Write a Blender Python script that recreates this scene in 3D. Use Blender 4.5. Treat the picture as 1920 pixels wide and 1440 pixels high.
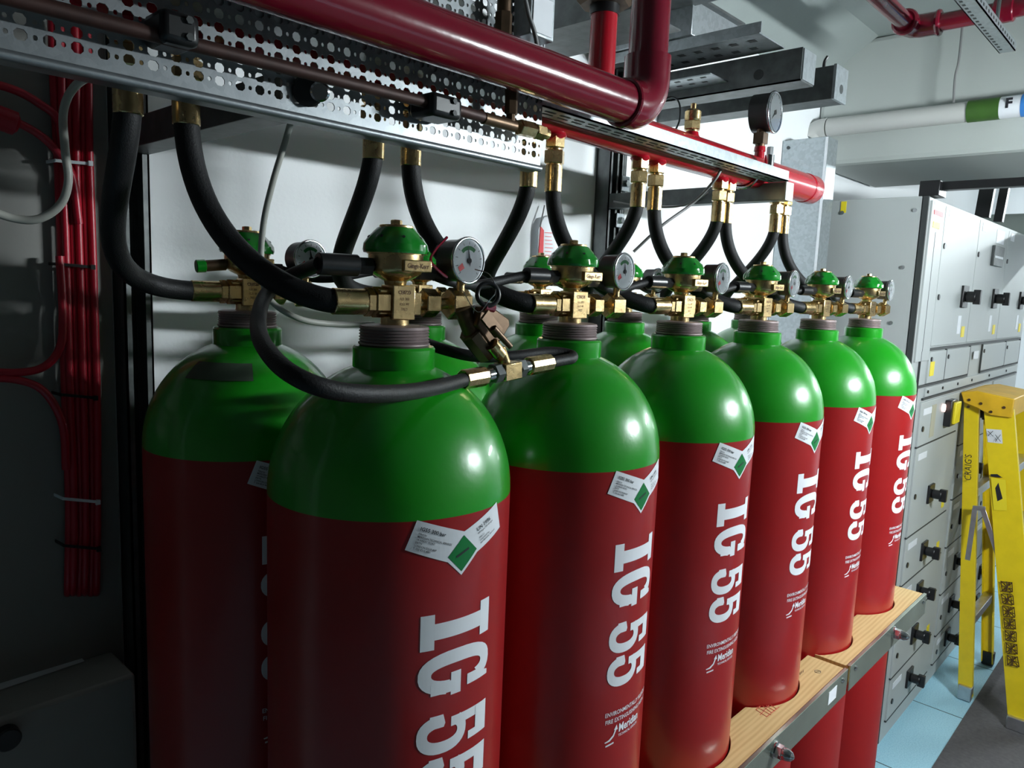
import bpy, bmesh, math, random
from mathutils import Vector, Matrix, noise
random.seed(7)
C = bpy.context.scene.collection
SC = bpy.context.scene
for o in list(bpy.data.objects): bpy.data.objects.remove(o)
V = Vector

# ------------------------------------------------------------------ camera
F_PX = 1398.22
CAM = V((-0.50635, -0.65285, 1.78))
YAW, PITCH, ROLL = map(math.radians, (-46.9026, -7.5023, 2.2608))
fw = V((math.cos(PITCH)*math.cos(YAW+math.pi/2), math.cos(PITCH)*math.sin(YAW+math.pi/2), math.sin(PITCH)))
rt0 = fw.cross(V((0, 0, 1))).normalized(); up0 = rt0.cross(fw)
rt = rt0*math.cos(ROLL)+up0*math.sin(ROLL); up = -rt0*math.sin(ROLL)+up0*math.cos(ROLL)
cd = bpy.data.cameras.new('camera'); cam = bpy.data.objects.new('camera', cd); C.objects.link(cam)
cd.sensor_fit = 'HORIZONTAL'; cd.sensor_width = 36; cd.lens = F_PX/1920*36; cd.clip_start = 0.02
cam.matrix_world = Matrix((( rt.x, up.x, -fw.x, CAM.x), (rt.y, up.y, -fw.y, CAM.y), (rt.z, up.z, -fw.z, CAM.z), (0, 0, 0, 1)))
SC.camera = cam
def at(px, py, x=None, y=None, z=None):
    """point of the plane x=, y= or z= seen in that direction"""
    d = fw + rt*((px-960)/F_PX) - up*((py-720)/F_PX)
    k, v = (0, x) if x is not None else (1, y) if y is not None else (2, z)
    return CAM + d*((v-CAM[k])/d[k])

# ------------------------------------------------------------------ light, world, exposure
w = bpy.data.worlds.new('world'); SC.world = w; w.use_nodes = True
w.node_tree.nodes['Background'].inputs[0].default_value = (.75, .88, 1, 1)
w.node_tree.nodes['Background'].inputs[1].default_value = .02
SC.view_settings.view_transform = 'Standard'; SC.view_settings.look = 'None'
SC.view_settings.exposure = 0.0; SC.view_settings.gamma = 1; SC.view_settings.use_curve_mapping = False
# the light comes from two bare tubes hung over the aisle (built here as the emitting tubes themselves)
#        centre               axis       length  watts
LAMPS = [((1.62, -1.42, 2.12), (1, 0, 0), .50, 165), ((5.6, -1.15, 2.42), (0, 1, 0), 1.0, 120)]
def tube_emission(i): l, p = LAMPS[i][2:]; return p/(math.pi*2*math.pi*.018*l)

# ------------------------------------------------------------------ materials
MATS = {}
def mat(name, col, rough=.5, metal=0., noise_amt=0., scale=20., bump=0., coat=0., bscale=None, emit=None, spec=.5, trans=0., vor=False, rvar=0.):
    m = bpy.data.materials.new(name); m.use_nodes = True; nt = m.node_tree; N = nt.nodes; L = nt.links
    b = N['Principled BSDF']; b.inputs['Base Color'].default_value = (*col, 1)
    b.inputs['Roughness'].default_value = rough; b.inputs['Metallic'].default_value = metal
    b.inputs['Coat Weight'].default_value = coat; b.inputs['Coat Roughness'].default_value = .08
    b.inputs['Specular IOR Level'].default_value = spec; b.inputs['Transmission Weight'].default_value = trans
    if emit: b.inputs['Emission Color'].default_value = (*emit[0], 1); b.inputs['Emission Strength'].default_value = emit[1]
    tc = N.new('ShaderNodeTexCoord')
    if noise_amt or rvar:
        n = N.new('ShaderNodeTexVoronoi' if vor else 'ShaderNodeTexNoise'); n.inputs['Scale'].default_value = scale
        L.new(tc.outputs['Object'], n.inputs['Vector'])
        if vor:
            bw = N.new('ShaderNodeSeparateColor'); L.new(n.outputs['Color'], bw.inputs[0]); src = bw.outputs[0]
        else:
            n.inputs['Detail'].default_value = 5; src = n.outputs[0]
        r = N.new('ShaderNodeValToRGB'); L.new(src, r.inputs[0])
        a = [max(0, c*(1-noise_amt)) for c in col]; e = [min(1, c*(1+noise_amt)) for c in col]
        r.color_ramp.elements[0].color = (*a, 1); r.color_ramp.elements[1].color = (*e, 1)
        r.color_ramp.elements[0].position = .25; r.color_ramp.elements[1].position = .75
        L.new(r.outputs[0], b.inputs['Base Color'])
        if rvar:
            mr = N.new('ShaderNodeMapRange'); L.new(src, mr.inputs[0])
            mr.inputs[3].default_value = rough-rvar; mr.inputs[4].default_value = rough+rvar
            L.new(mr.outputs[0], b.inputs['Roughness'])
    if bump:
        n2 = N.new('ShaderNodeTexNoise'); n2.inputs['Scale'].default_value = bscale or scale*4; n2.inputs['Detail'].default_value = 3
        L.new(tc.outputs['Object'], n2.inputs['Vector'])
        bp = N.new('ShaderNodeBump'); bp.inputs['Strength'].default_value = bump; bp.inputs['Distance'].default_value = .002
        L.new(n2.outputs[0], bp.inputs['Height']); L.new(bp.outputs[0], b.inputs['Normal'])
    MATS[name] = m; return m
M_red = mat('cylinder_red_paint', (.30, .0052, .006), .34, noise_amt=.05, scale=6, coat=.15, bump=.05, bscale=60)
M_green = mat('cylinder_green_paint', (.009, .27, .009), .3, noise_amt=.05, scale=8, coat=.5, bump=.07, bscale=150)
M_cap = mat('cap_green_enamel', (.006, .22, .016), .2, coat=.6, noise_amt=.1, scale=30)
M_brass = mat('brass', (.68, .50, .25), .27, 1, noise_amt=.14, scale=60, bump=.08, bscale=250, rvar=.07)
M_dbrass = mat('tarnished_brass', (.11, .068, .04), .42, .7, noise_amt=.3, scale=50)
M_rubber = mat('black_rubber_hose', (.007, .007, .008), .58, spec=.35, noise_amt=.25, scale=90, bump=.25, bscale=500)
M_black = mat('black_plastic', (.01, .01, .011), .35)
M_collar = mat('grey_thread_metal', (.28, .22, .22), .5, .5, noise_amt=.2, scale=40)
M_steel = mat('galvanised_steel', (.42, .46, .48), .38, .75, noise_amt=.07, scale=110, vor=True, bump=.05)
M_tray = mat('weathered_tray_steel', (.25, .27, .285), .42, .75, noise_amt=.06, scale=120, vor=True, bump=.05)
M_dsteel = mat('dull_galvanised_strut', (.13, .14, .14), .45, .7, noise_amt=.3, scale=35, bump=.1)
M_chrome = mat('polished_steel', (.62, .63, .65), .15, 1, noise_amt=.05, scale=50)
M_zinc = mat('yellow_zinc_plate', (.46, .52, .44), .26, .85, noise_amt=.2, scale=9)
M_pipe = mat('crimson_pipe_paint', (.17, .004, .018), .2, coat=.5, noise_amt=.08, scale=15, bump=.12, bscale=60)
M_pipe2 = mat('signal_red_pipe_paint', (.40, .005, .016), .25, coat=.5, noise_amt=.08, scale=15, bump=.08, bscale=60)
M_white = mat('white_wall_paint', (.86, .88, .90), .6, noise_amt=.03, scale=3, bump=.15, bscale=120)
M_beam = mat('beam_paint', (.44, .47, .45), .6, noise_amt=.03, scale=3, bump=.15, bscale=120)
M_wallshade = mat('wall_shade_grey', (.25, .245, .23), .6, noise_amt=.06, scale=4, bump=.1, bscale=90)  # grey that paints the shade on the left wall
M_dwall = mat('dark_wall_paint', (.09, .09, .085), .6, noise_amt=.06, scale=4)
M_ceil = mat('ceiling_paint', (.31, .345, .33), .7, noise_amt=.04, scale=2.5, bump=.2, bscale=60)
M_cab = mat('grey_switchboard_enamel', (.42, .445, .44), .5, noise_amt=.03, scale=4, bump=.04, bscale=250)
M_seam = mat('dark_seam', (.035, .04, .04), .6)
M_yel = mat('yellow_fibreglass', (.82, .61, .012), .38, noise_amt=.06, scale=20)
M_yel2 = mat('yellow_ladder_cap', (.74, .43, .015), .5, noise_amt=.15, scale=14)
M_ybright = mat('yellow_label', (.85, .68, .02), .5)
M_alu = mat('dull_aluminium', (.55, .56, .58), .32, .9, noise_amt=.12, scale=40)
M_paper = mat('label_paper', (.74, .76, .80), .42, noise_amt=.02, scale=60)
M_paint = mat('white_letter_vinyl', (.76, .78, .82), .4, noise_amt=.02, scale=60)
M_ink = mat('black_ink', (.015, .015, .02), .5)
M_dgreen = mat('hazard_green', (.004, .17, .035), .35)
M_wcable = mat('pale_grey_cable', (.42, .42, .38), .45)
M_gcable = mat('grey_cable', (.20, .20, .20), .45)
M_rcable = mat('red_cable_sheath', (.42, .008, .025), .35, noise_amt=.06, scale=30)
M_dial = mat('dial_white', (.74, .77, .80), .5)
M_pinkred = mat('red_marker', (.75, .03, .04), .5)
M_glass = mat('gauge_glass', (1, 1, 1), .02, trans=1.0)
MATS['gauge_glass'].node_tree.nodes['Principled BSDF'].inputs['IOR'].default_value = 1.12
M_pvc = mat('white_pvc_pipe', (.52, .52, .50), .4)
M_band = mat('olive_green_band', (.04, .11, .015), .5, noise_amt=.15, scale=30)
M_blue = mat('blue_band', (.04, .20, .55), .5)
M_mat = mat('dark_grey_floor_mat', (.085, .08, .085), .8, noise_amt=.2, scale=60, bump=.3, bscale=300)
M_lamp_r = mat('lit_red_indicator', (1, .5, .45), .3, emit=((1, .62, .55), 3))
M_putty = mat('box_grey_enamel', (.30, .29, .27), .5, noise_amt=.05, scale=10)
# wood with long rings
def wood():
    m = bpy.data.materials.new('pine_board'); m.use_nodes = True; N = m.node_tree.nodes; L = m.node_tree.links; b = N['Principled BSDF']
    tc = N.new('ShaderNodeTexCoord'); mp = N.new('ShaderNodeMapping'); mp.inputs['Scale'].default_value = (2.2, 30, 30)
    nz = N.new('ShaderNodeTexNoise'); nz.inputs['Scale'].default_value = 1.6; nz.inputs['Detail'].default_value = 6; nz.inputs['Distortion'].default_value = .8
    L.new(tc.outputs['Object'], mp.inputs[0]); L.new(mp.outputs[0], nz.inputs['Vector'])
    wv = N.new('ShaderNodeTexWave'); wv.bands_direction = 'Y'; wv.inputs['Scale'].default_value = 34; wv.inputs['Distortion'].default_value = 5; wv.inputs['Detail'].default_value = 2; wv.inputs['Detail Scale'].default_value = .6
    mp2 = N.new('ShaderNodeMapping'); mp2.inputs['Scale'].default_value = (.18, 1, 1); L.new(tc.outputs['Object'], mp2.inputs[0]); L.new(mp2.outputs[0], wv.inputs['Vector'])
    mx = N.new('ShaderNodeMix'); mx.data_type = 'FLOAT'; mx.inputs[0].default_value = .28; L.new(nz.outputs[0], mx.inputs[2]); L.new(wv.outputs['Fac'], mx.inputs[3])
    r = N.new('ShaderNodeValToRGB'); L.new(mx.outputs[0], r.inputs[0])
    r.color_ramp.elements[0].color = (.47, .30, .12, 1); r.color_ramp.elements[1].color = (.62, .45, .21, 1)
    r.color_ramp.elements[0].position = .2; r.color_ramp.elements[1].position = .6
    L.new(r.outputs[0], b.inputs['Base Color']); b.inputs['Roughness'].default_value = .55; return m
M_wood = wood()
def tiles():
    m = bpy.data.materials.new('blue_floor_tiles'); m.use_nodes = True; N = m.node_tree.nodes; L = m.node_tree.links; b = N['Principled BSDF']
    tc = N.new('ShaderNodeTexCoord'); sp = N.new('ShaderNodeSeparateXYZ'); L.new(tc.outputs['Object'], sp.inputs[0])
    outs = []
    for ax, off in ((0, 2.47), (1, -.34)):
        s = N.new('ShaderNodeMath'); s.operation = 'SUBTRACT'; s.inputs[1].default_value = off; L.new(sp.outputs[ax], s.inputs[0])
        pp = N.new('ShaderNodeMath'); pp.operation = 'PINGPONG'; pp.inputs[1].default_value = .3; L.new(s.outputs[0], pp.inputs[0])
        lt = N.new('ShaderNodeMath'); lt.operation = 'LESS_THAN'; lt.inputs[1].default_value = .0028; L.new(pp.outputs[0], lt.inputs[0]); outs.append(lt)
    mx = N.new('ShaderNodeMath'); mx.operation = 'MAXIMUM'; L.new(outs[0].outputs[0], mx.inputs[0]); L.new(outs[1].outputs[0], mx.inputs[1])
    nz = N.new('ShaderNodeTexNoise'); nz.inputs['Scale'].default_value = 190; nz.inputs['Detail'].default_value = 6; L.new(tc.outputs['Object'], nz.inputs['Vector'])
    r = N.new('ShaderNodeValToRGB'); L.new(nz.outputs[0], r.inputs[0]); r.color_ramp.elements[0].position = .35; r.color_ramp.elements[1].position = .65
    r.color_ramp.elements[0].color = (.30, .56, .70, 1); r.color_ramp.elements[1].color = (.42, .70, .82, 1)
    c = N.new('ShaderNodeMix'); c.data_type = 'RGBA'; L.new(mx.outputs[0], c.inputs[0]); L.new(r.outputs[0], c.inputs[6]); c.inputs[7].default_value = (.02, .035, .05, 1)
    L.new(c.outputs[2], b.inputs['Base Color']); b.inputs['Roughness'].default_value = .45; return m
M_tile = tiles()

# ------------------------------------------------------------------ mesh helpers
def frame(d):
    d = d.normalized(); a = V((0, 0, 1)) if abs(d.z) < .95 else V((1, 0, 0))
    u = d.cross(a).normalized(); return u, d.cross(u).normalized()
class MB:
    def __init__(s): s.v = []; s.f = []
    def add(s, vs, fs):
        k = len(s.v); s.v += [V(p) for p in vs]; s.f += [tuple(i+k for i in f) for f in fs]; return s
    def box(s, a, b):
        x0, y0, z0 = a; x1, y1, z1 = b
        return s.add([(x0,y0,z0),(x1,y0,z0),(x1,y1,z0),(x0,y1,z0),(x0,y0,z1),(x1,y0,z1),(x1,y1,z1),(x0,y1,z1)],
                     [(0,3,2,1),(4,5,6,7),(0,1,5,4),(1,2,6,5),(2,3,7,6),(3,0,4,7)])
    def obox(s, c, ax, ay, az, hx, hy, hz):
        c = V(c); ax = V(ax)*hx; ay = V(ay)*hy; az = V(az)*hz
        vs = [c+ax*i+ay*j+az*k for k in (-1, 1) for i, j in ((-1,-1),(1,-1),(1,1),(-1,1))]
        return s.add(vs, [(0,3,2,1),(4,5,6,7),(0,1,5,4),(1,2,6,5),(2,3,7,6),(3,0,4,7)])
    def bar(s, p0, p1, wdir, w, t):
        p0 = V(p0); p1 = V(p1); d = (p1-p0); l = d.length; d.normalize(); wd = V(wdir); wd = (wd-d*wd.dot(d)).normalized(); td = d.cross(wd)
        return s.obox((p0+p1)/2, wd, td, d, w/2, t/2, l/2)
    def cyl(s, p0, p1, r0, r1=None, n=24, ph=0., bev=0.):
        p0 = V(p0); p1 = V(p1); r1 = r0 if r1 is None else r1; d = (p1-p0).normalized()
        if bev:
            pr = [(0, r0-bev), (bev, r0), ((p1-p0).length-bev, r1), ((p1-p0).length, r1-bev)]
        else: pr = [(0, r0), ((p1-p0).length, r1)]
        return s.lathe(pr, p0, d, n, ph)
    def lathe(s, prof, o=(0,0,0), d=(0,0,1), n=32, ph=0., cap=True):
        o = V(o); d = V(d).normalized(); u, v = frame(d); k = len(prof); vs = []; fs = []
        for h, r in prof:
            for i in range(n):
                a = 2*math.pi*i/n+ph; vs.append(o+d*h+(u*math.cos(a)+v*math.sin(a))*r)
        for j in range(k-1):
            for i in range(n): fs.append((j*n+i, j*n+(i+1)%n, (j+1)*n+(i+1)%n, (j+1)*n+i))
        if cap: fs.append(tuple(range(n-1, -1, -1))); fs.append(tuple(range((k-1)*n, k*n)))
        return s.add(vs, fs)
    def tube(s, pts, r, n=14, cap=True):
        pts = [V(p) for p in pts]; vs = []; fs = []; u = None
        for i, p in enumerate(pts):
            d = (pts[min(i+1, len(pts)-1)]-pts[max(i-1, 0)]).normalized()
            if u is None: u, v = frame(d)
            else: u = (u-d*u.dot(d)).normalized(); v = d.cross(u)
            rr = r[i] if isinstance(r, list) else r
            for k in range(n):
                a = 2*math.pi*k/n; vs.append(p+(u*math.cos(a)+v*math.sin(a))*rr)
        for i in range(len(pts)-1):
            for k in range(n): fs.append((i*n+k, i*n+(k+1)%n, (i+1)*n+(k+1)%n, (i+1)*n+k))
        if cap: fs.append(tuple(range(n-1, -1, -1))); fs.append(tuple(range((len(pts)-1)*n, len(pts)*n)))
        return s.add(vs, fs)
    def torus(s, c, d, R, r, n=28, m=8, a0=0., a1=2*math.pi):
        c = V(c); u, v = frame(V(d)); full = abs(a1-a0-2*math.pi) < 1e-6
        k = n if full else n+1
        pts = [c+(u*math.cos(a0+(a1-a0)*i/n)+v*math.sin(a0+(a1-a0)*i/n))*R for i in range(k)]
        if full: pts.append(pts[0])
        return s.tube(pts, r, m, cap=not full)
    def poly(s, pts): return s.add(pts, [tuple(range(len(pts)))])
    def prism(s, pts, ext):
        ext = V(ext); n = len(pts); pts = [V(p) for p in pts]
        return s.add(pts+[p+ext for p in pts], [tuple(range(n-1,-1,-1)), tuple(range(n, 2*n))]+[(i, (i+1)%n, (i+1)%n+n, i+n) for i in range(n)])
    def build(s, name, m, parent=None, smooth=True, bevel=0., ang=32):
        loc = V((0,0,0)); p = parent
        while p is not None: loc += p.location; p = p.parent
        me = bpy.data.meshes.new(name); me.from_pydata([v-loc for v in s.v], [], s.f); me.materials.append(m)
        bm = bmesh.new(); bm.from_mesh(me); bmesh.ops.recalc_face_normals(bm, faces=bm.faces); bm.to_mesh(me); bm.free()
        if smooth: me.shade_smooth(); me.set_sharp_from_angle(angle=math.radians(ang))
        o = bpy.data.objects.new(name, me); C.objects.link(o); o.parent = parent
        if bevel:
            b = o.modifiers.new('bevel', 'BEVEL'); b.width = bevel; b.segments = 2; b.limit_method = 'ANGLE'
        return o
def pattern(o, mb, m):
    """put a surface pattern into the mesh of the part that carries it"""
    loc = V((0, 0, 0)); p = o.parent
    while p is not None: loc += p.location; p = p.parent
    me = o.data; me.materials.append(m); bm = bmesh.new(); bm.from_mesh(me)
    vs = [bm.verts.new(v-loc) for v in mb.v]
    for f in mb.f: bm.faces.new([vs[i] for i in f]).material_index = len(me.materials)-1
    bm.to_mesh(me); bm.free()
def thing(name, label, cat, loc=(0,0,0), group=None):
    o = bpy.data.objects.new(name, None); C.objects.link(o); o.location = loc; o.empty_display_size = .05
    return tag(o, label, cat, group)
def tag(o, label, cat, group=None, kind=None):
    o['label'] = label; o['category'] = cat
    if group: o['group'] = group
    if kind: o['kind'] = kind
    return o
def struct(name, mb, m, **k):
    o = mb.build(name, m, **k); o['kind'] = 'structure'; return o
def copy_tree(o, parent=None):
    c = o.copy(); C.objects.link(c); c.parent = parent
    for ch in list(o.children): copy_tree(ch, c)
    return c
def bez(p0, p1, p2, p3, n=28):
    p0, p1, p2, p3 = map(V, (p0, p1, p2, p3))
    return [p0*(1-t)**3+p1*3*t*(1-t)**2+p2*3*t*t*(1-t)+p3*t**3 for t in [i/n for i in range(n+1)]]
def spline(pts, k=8):
    pts = [V(p) for p in pts]; out = []
    P = [pts[0]*2-pts[1]]+pts+[pts[-1]*2-pts[-2]]
    for i in range(1, len(P)-2):
        a, b, c, d = P[i-1:i+3]
        for j in range(k):
            t = j/k; out.append(.5*((2*b)+(c-a)*t+(2*a-5*b+4*c-d)*t*t+(3*b-a-3*c+d)*t**3))
    return out+[pts[-1]]
TXT = {}
def text2d(s, size=1., bold=0., align='LEFT'):
    """2-D outline of writing as (verts, faces)"""
    key = (s, size, bold, align)
    if key in TXT: return TXT[key]
    cu = bpy.data.curves.new('t', 'FONT'); cu.body = s; cu.size = size; cu.offset = bold; cu.align_x = align; cu.resolution_u = 2
    o = bpy.data.objects.new('t', cu); C.objects.link(o)
    dg = bpy.context.evaluated_depsgraph_get(); dg.update(); me = bpy.data.meshes.new_from_object(o.evaluated_get(dg))
    r = ([(v.co.x, v.co.y) for v in me.vertices], [tuple(p.vertices) for p in me.polygons])
    bpy.data.objects.remove(o); bpy.data.curves.remove(cu); bpy.data.meshes.remove(me); TXT[key] = r; return r
def write(mb, s, size, org, ux, uy, bold=0., align='LEFT', sx=1.):
    vs, fs = text2d(s, size, bold, align); org = V(org); ux = V(ux); uy = V(uy)
    return mb.add([org+ux*(x*sx)+uy*y for x, y in vs], fs)

# ------------------------------------------------------------------ setting
struct('floor', MB().box((-2.5, -3.4, -.05), (7, .62, 0)), M_tile, smooth=False)
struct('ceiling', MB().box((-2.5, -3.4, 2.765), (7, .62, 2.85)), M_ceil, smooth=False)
struct('wall_back', MB().box((-2.5, .6, 0), (7, .72, 2.765)), M_white, smooth=False)
struct('wall_right', MB().box((7, -3.4, 0), (7.1, .72, 2.85)), M_white, smooth=False)
struct('wall_left', MB().box((-2.6, -3.4, 0), (-2.5, .72, 2.85)), M_dwall, smooth=False)
struct('wall_front', MB().box((-2.6, -3.5, 0), (7.1, -3.4, 2.85)), M_dwall, smooth=False)
struct('trim_1', MB().box((2.56, -3.4, 2.30), (3.25, .6, 2.765)), M_beam, smooth=False, bevel=.02)
# coving along the wall top
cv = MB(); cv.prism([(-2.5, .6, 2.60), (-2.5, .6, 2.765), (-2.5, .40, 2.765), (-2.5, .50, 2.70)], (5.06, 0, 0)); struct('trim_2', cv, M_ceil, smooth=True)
tag(MB().box((-.9, -2.2, .0), (6.6, -.055, .004)).build('floor_mat', M_mat, smooth=False), 'long dark grey mat laid along the aisle over the blue tiles', 'mat')
# added board, its grey paints the shade on the left part of the wall
o = MB().box((-1.6, .583, .9), (-.090, .598, 2.6)).build('shade_board', M_wallshade, smooth=False)
tag(o, 'added grey board painting the wall shade behind the red cables', 'board')

# ------------------------------------------------------------------ gas cylinders
R = .1335; RN = .0448; ZB = 1.553; ZN = 1.710; SP = .29826; DY = .3112; DX = -.0072
TH = math.radians(10)
AX = V((math.cos(TH), -math.sin(TH), 0)); FR = V((-math.sin(TH), -math.cos(TH), 0)); UP = V((0, 0, 1))
def wrap(vs2, fs, step=.005, e=.0006, rad=R):
    """lay a flat (u,z) drawing on the cylinder wall"""
    bm = bmesh.new(); bv = [bm.verts.new((u, 0, z)) for u, z in vs2]
    for f in fs:
        try: bm.faces.new([bv[i] for i in f])
        except ValueError: pass
    us = [u for u, z in vs2]; u = min(us)+step
    while u < max(us):
        bmesh.ops.bisect_plane(bm, geom=bm.verts[:]+bm.edges[:]+bm.faces[:], plane_co=(u, 0, 0), plane_no=(1, 0, 0)); u += step
    bm.verts.index_update()
    mb = MB(); rr = rad+e
    mb.add([(rr*math.sin(v.co.x/rad), -rr*math.cos(v.co.x/rad), v.co.z) for v in bm.verts], [tuple(v.index for v in f.verts) for f in bm.faces])
    bm.free(); return mb
class D2:
    def __init__(s): s.v = []; s.f = []
    def add(s, vs, fs): k = len(s.v); s.v += list(vs); s.f += [tuple(i+k for i in f) for f in fs]; return s
    def poly(s, p): return s.add(p, [tuple(range(len(p)))])
    def text(s, t, size, o, ang, bold=0., sx=1.):
        vs, fs = text2d(t, size, bold); c, n = math.cos(ang), math.sin(ang)
        return s.add([(o[0]+c*x*sx-n*y, o[1]+n*x*sx+c*y) for x, y in vs], fs)
def ring(cx, cy, rx, ry, ix, iy, a0, a1, n=26, icx=None):
    vs = []; fs = []; icx = cx if icx is None else icx
    for i in range(n+1):
        a = math.radians(a0+(a1-a0)*i/n); c, s_ = math.cos(a), math.sin(a)
        q = lambda t: math.copysign(abs(t)**.85, t)
        vs += [(cx+rx*q(c), cy+ry*q(s_)), (icx+ix*q(c), cy+iy*q(s_))]
    for i in range(n): fs.append((2*i, 2*i+2, 2*i+3, 2*i+1))
    return vs, fs
def big_lettering():
    g = []
    def rect(x0, y0, x1, y1): return [(x0, y0), (x1, y0), (x1, y1), (x0, y1)], [(0, 1, 2, 3)]
    H = .087; parts = []
    def put(vf, x0, wd): parts.append(([(x0+x*wd, y*H) for x, y in vf[0]], vf[1]))
    for r in (rect(0, 0, 1, .17), rect(.27, .17, .73, .83), rect(0, .83, 1, 1)): put(r, 0, .037)
    G0, GW = .041, .047
    put(ring(.5, .5, .5, .52, .18, .36, 42, 345, icx=.5), G0, GW)
    put(rect(.62, .60, .98, .99), G0+.0, GW) if False else None
    put(([(.70, .64), (.95, .64), (.95, 1.0), (.84, 1.0), (.80, .93), (.70, .96)], [(0, 1, 2, 3, 4, 5)]), G0, GW)
    put(rect(.52, .40, 1.04, .54), G0, GW); put(rect(.70, .14, .96, .42), G0, GW)
    for x0 in (.110, .157):
        WD = .041
        put(rect(.10, .80, .92, 1.0), x0, WD); put(rect(.70, .68, .92, .82), x0, WD) 
        put(rect(.10, .42, .36, .9), x0, WD)
        put(ring(.48, .31, .52, .33, .2, .20, -172, 138), x0, WD)
        put(([(-.04, .14), (.30, .14), (.30, .32), (.20, .34), (-.04, .31)], [(0, 1, 2, 3, 4)]), x0, WD)
    d = D2()
    return [([(-.0575+y, 1.456-x) for x, y in vs], fs) for vs, fs in parts]
def make_cylinder():
    t = thing('gas_cylinder', '', 'gas cylinder')
    MB().lathe([(0, .105), (.02, .128), (.06, R), (ZB, R)], n=72, cap=False).build('body', M_red, t)
    prof = [(ZB, R)]
    for i in range(1, 15):
        q = math.sin(math.radians(70.6)*i/14); prof.append((ZB+.142*q, R*math.sqrt(1-q*q)))
    MB().lathe(prof, n=72, cap=False).build('shoulder', M_green, t, ang=60)
    MB().lathe([(1.676, .0415), (1.686, .0448), (1.7075, RN), (ZN, .043), (ZN, .030)], n=48).build('neck_ring', M_green, t)
    pr = [(1.709, .036), (1.712, .039), (1.7135, .039)]
    z = 1.7145
    for i in range(5): pr += [(z, .0366), (z+.0016, .0384)]; z += .0032
    pr += [(1.7315, .0372), (1.7325, .033), (1.733, .012)]
    MB().lathe(pr, n=48).build('threaded_collar', M_collar, t)
    # white stickers
    d = D2().poly([(-.0633, 1.5543), (-.012, 1.5362), (-.0142, 1.4915), (-.0305, 1.5078), (-.0745, 1.5254)])
    d.poly([(-.012, 1.5362), (.0376, 1.5560), (.0476, 1.5262), (.0062, 1.5108), (-.0142, 1.4915)])
    lb = wrap(d.v, d.f).build('warning_sticker', M_paper, t, smooth=False); lb['label'] = 'white paper warning sticker with two printed wings'
    d = D2().poly([(-.0125, 1.5325), (.0053, 1.5145), (-.0142, 1.4955), (-.0305, 1.5130)])
    wrap(d.v, d.f, e=.0009).build('green_diamond', M_dgreen, lb, smooth=False)
    d = D2(); a1, a2 = math.radians(-20.1), math.radians(21)
    def tl(u, v, a, o): return (o[0]+math.cos(a)*u-math.sin(a)*v, o[1]+math.sin(a)*u+math.cos(a)*v)
    o1 = (-.0633, 1.5543); o2 = (-.0095, 1.5360)
    d.text('IG55 300 bar', .0052, tl(.006, -.0085, a1, o1), a1, .0001)
    for k, s in enumerate(['Filled by', 'MERIDIAN TECHNICAL SERVICES', '14 HAILEY ROAD', 'ERITH', 'LONDON DA18 4AP', 'T: 020 8310 4881']):
        d.text(s, .0029, tl(.006, -.0128-.0030*k, a1, o1), a1, .00003, .9)
    d.text('UN 1956', .0058, tl(.0125, -.0085, a2, o2), a2, .0001)
    for k, s in enumerate(['50% Argon, 50% Nitrogen', 'Class 2.2', 'Compressed Gas', 'Non-flammable, Non-toxic']):
        d.text(s, .0026, tl(.0125, -.0120-.0032*k-(k > 0)*.002, a2, o2), a2, .00003, .9)
    d.poly([(-.0215, 1.5125), (-.0205, 1.5105), (-.0055, 1.5170), (-.0060, 1.5190)])
    wrap(d.v, d.f, e=.0012).build('sticker_print', M_ink, lb, smooth=False)
    wb = MB()
    for k, (vs_, fs_) in enumerate(big_lettering()): q_ = wrap(vs_, fs_, e=.0004+.00003*(k % 9)); wb.add(q_.v, q_.f)
    le = wb.build('lettering', M_paint, t, smooth=False); le['label'] = 'large white letters IG 55 reading down the red side'
    d = D2()
    d.text('ENVIRONMENTALLY FRIENDLY', .0086, (-.0585, 1.2185), 0, .00008, .86); d.text('FIRE EXTINGUISHING AGENT', .0086, (-.0575, 1.2080), 0, .00008, .86)
    d.text('Meridian', .0165, (-.0330, 1.1915), 0, .0004, .82); d.text('TECHNICAL SERVICES', .0052, (-.0330, 1.1845), 0, .00005, .9)
    arc = [(-.0570, 1.1830), (-.0500, 1.1850), (-.0430, 1.1900), (-.0395, 1.1970), (-.0420, 1.1965), (-.0370, 1.2035), (-.0345, 1.1960), (-.0372, 1.1962), (-.0410, 1.1880), (-.0480, 1.1825), (-.0560, 1.1815)]
    d.add(arc, [(0, 1, 9, 10), (1, 2, 8, 9), (2, 3, 7, 8), (4, 5, 6, 7, 3)])
    d.poly([(-.0550, 1.1780), (-.0410, 1.1800), (-.0410, 1.1776), (-.0550, 1.1756)])
    wrap(d.v, d.f, e=.0005).build('small_print', M_paint, t, smooth=False)
    # valve: brass block on a stem
    P = lambda a, f, z: AX*a+FR*f+UP*z
    v = MB(); v.cyl(P(0, 0, 1.731), P(0, 0, 1.7425), .0155, n=28)
    v.obox(P(.002, .003, 1.7575), AX, FR, UP, .0135, .0145, .0185)
    v.obox(P(-.012, 0, 1.7575), AX, FR, UP, .011, .0095, .0135)
    v.obox(P(.018, 0, 1.7560), AX, FR, UP, .010, .0090, .0125)
    vb = v.build('valve_body', M_brass, t, bevel=.0012)
    w_ = MB(); w_.lathe([(1.774, .011), (1.780, .0125), (1.784, .021), (1.7885, .0275), (1.793, .0295), (1.808, .0295), (1.8085, .031), (1.8125, .031)], n=40)
    bo = w_.build('valve_bonnet', M_brass, t)
    MB().obox(P(.009, .0295, 1.7965), AX, FR, UP, .0168, .004, .0062).build('nameplate', M_brass, bo, bevel=.0012)
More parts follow.
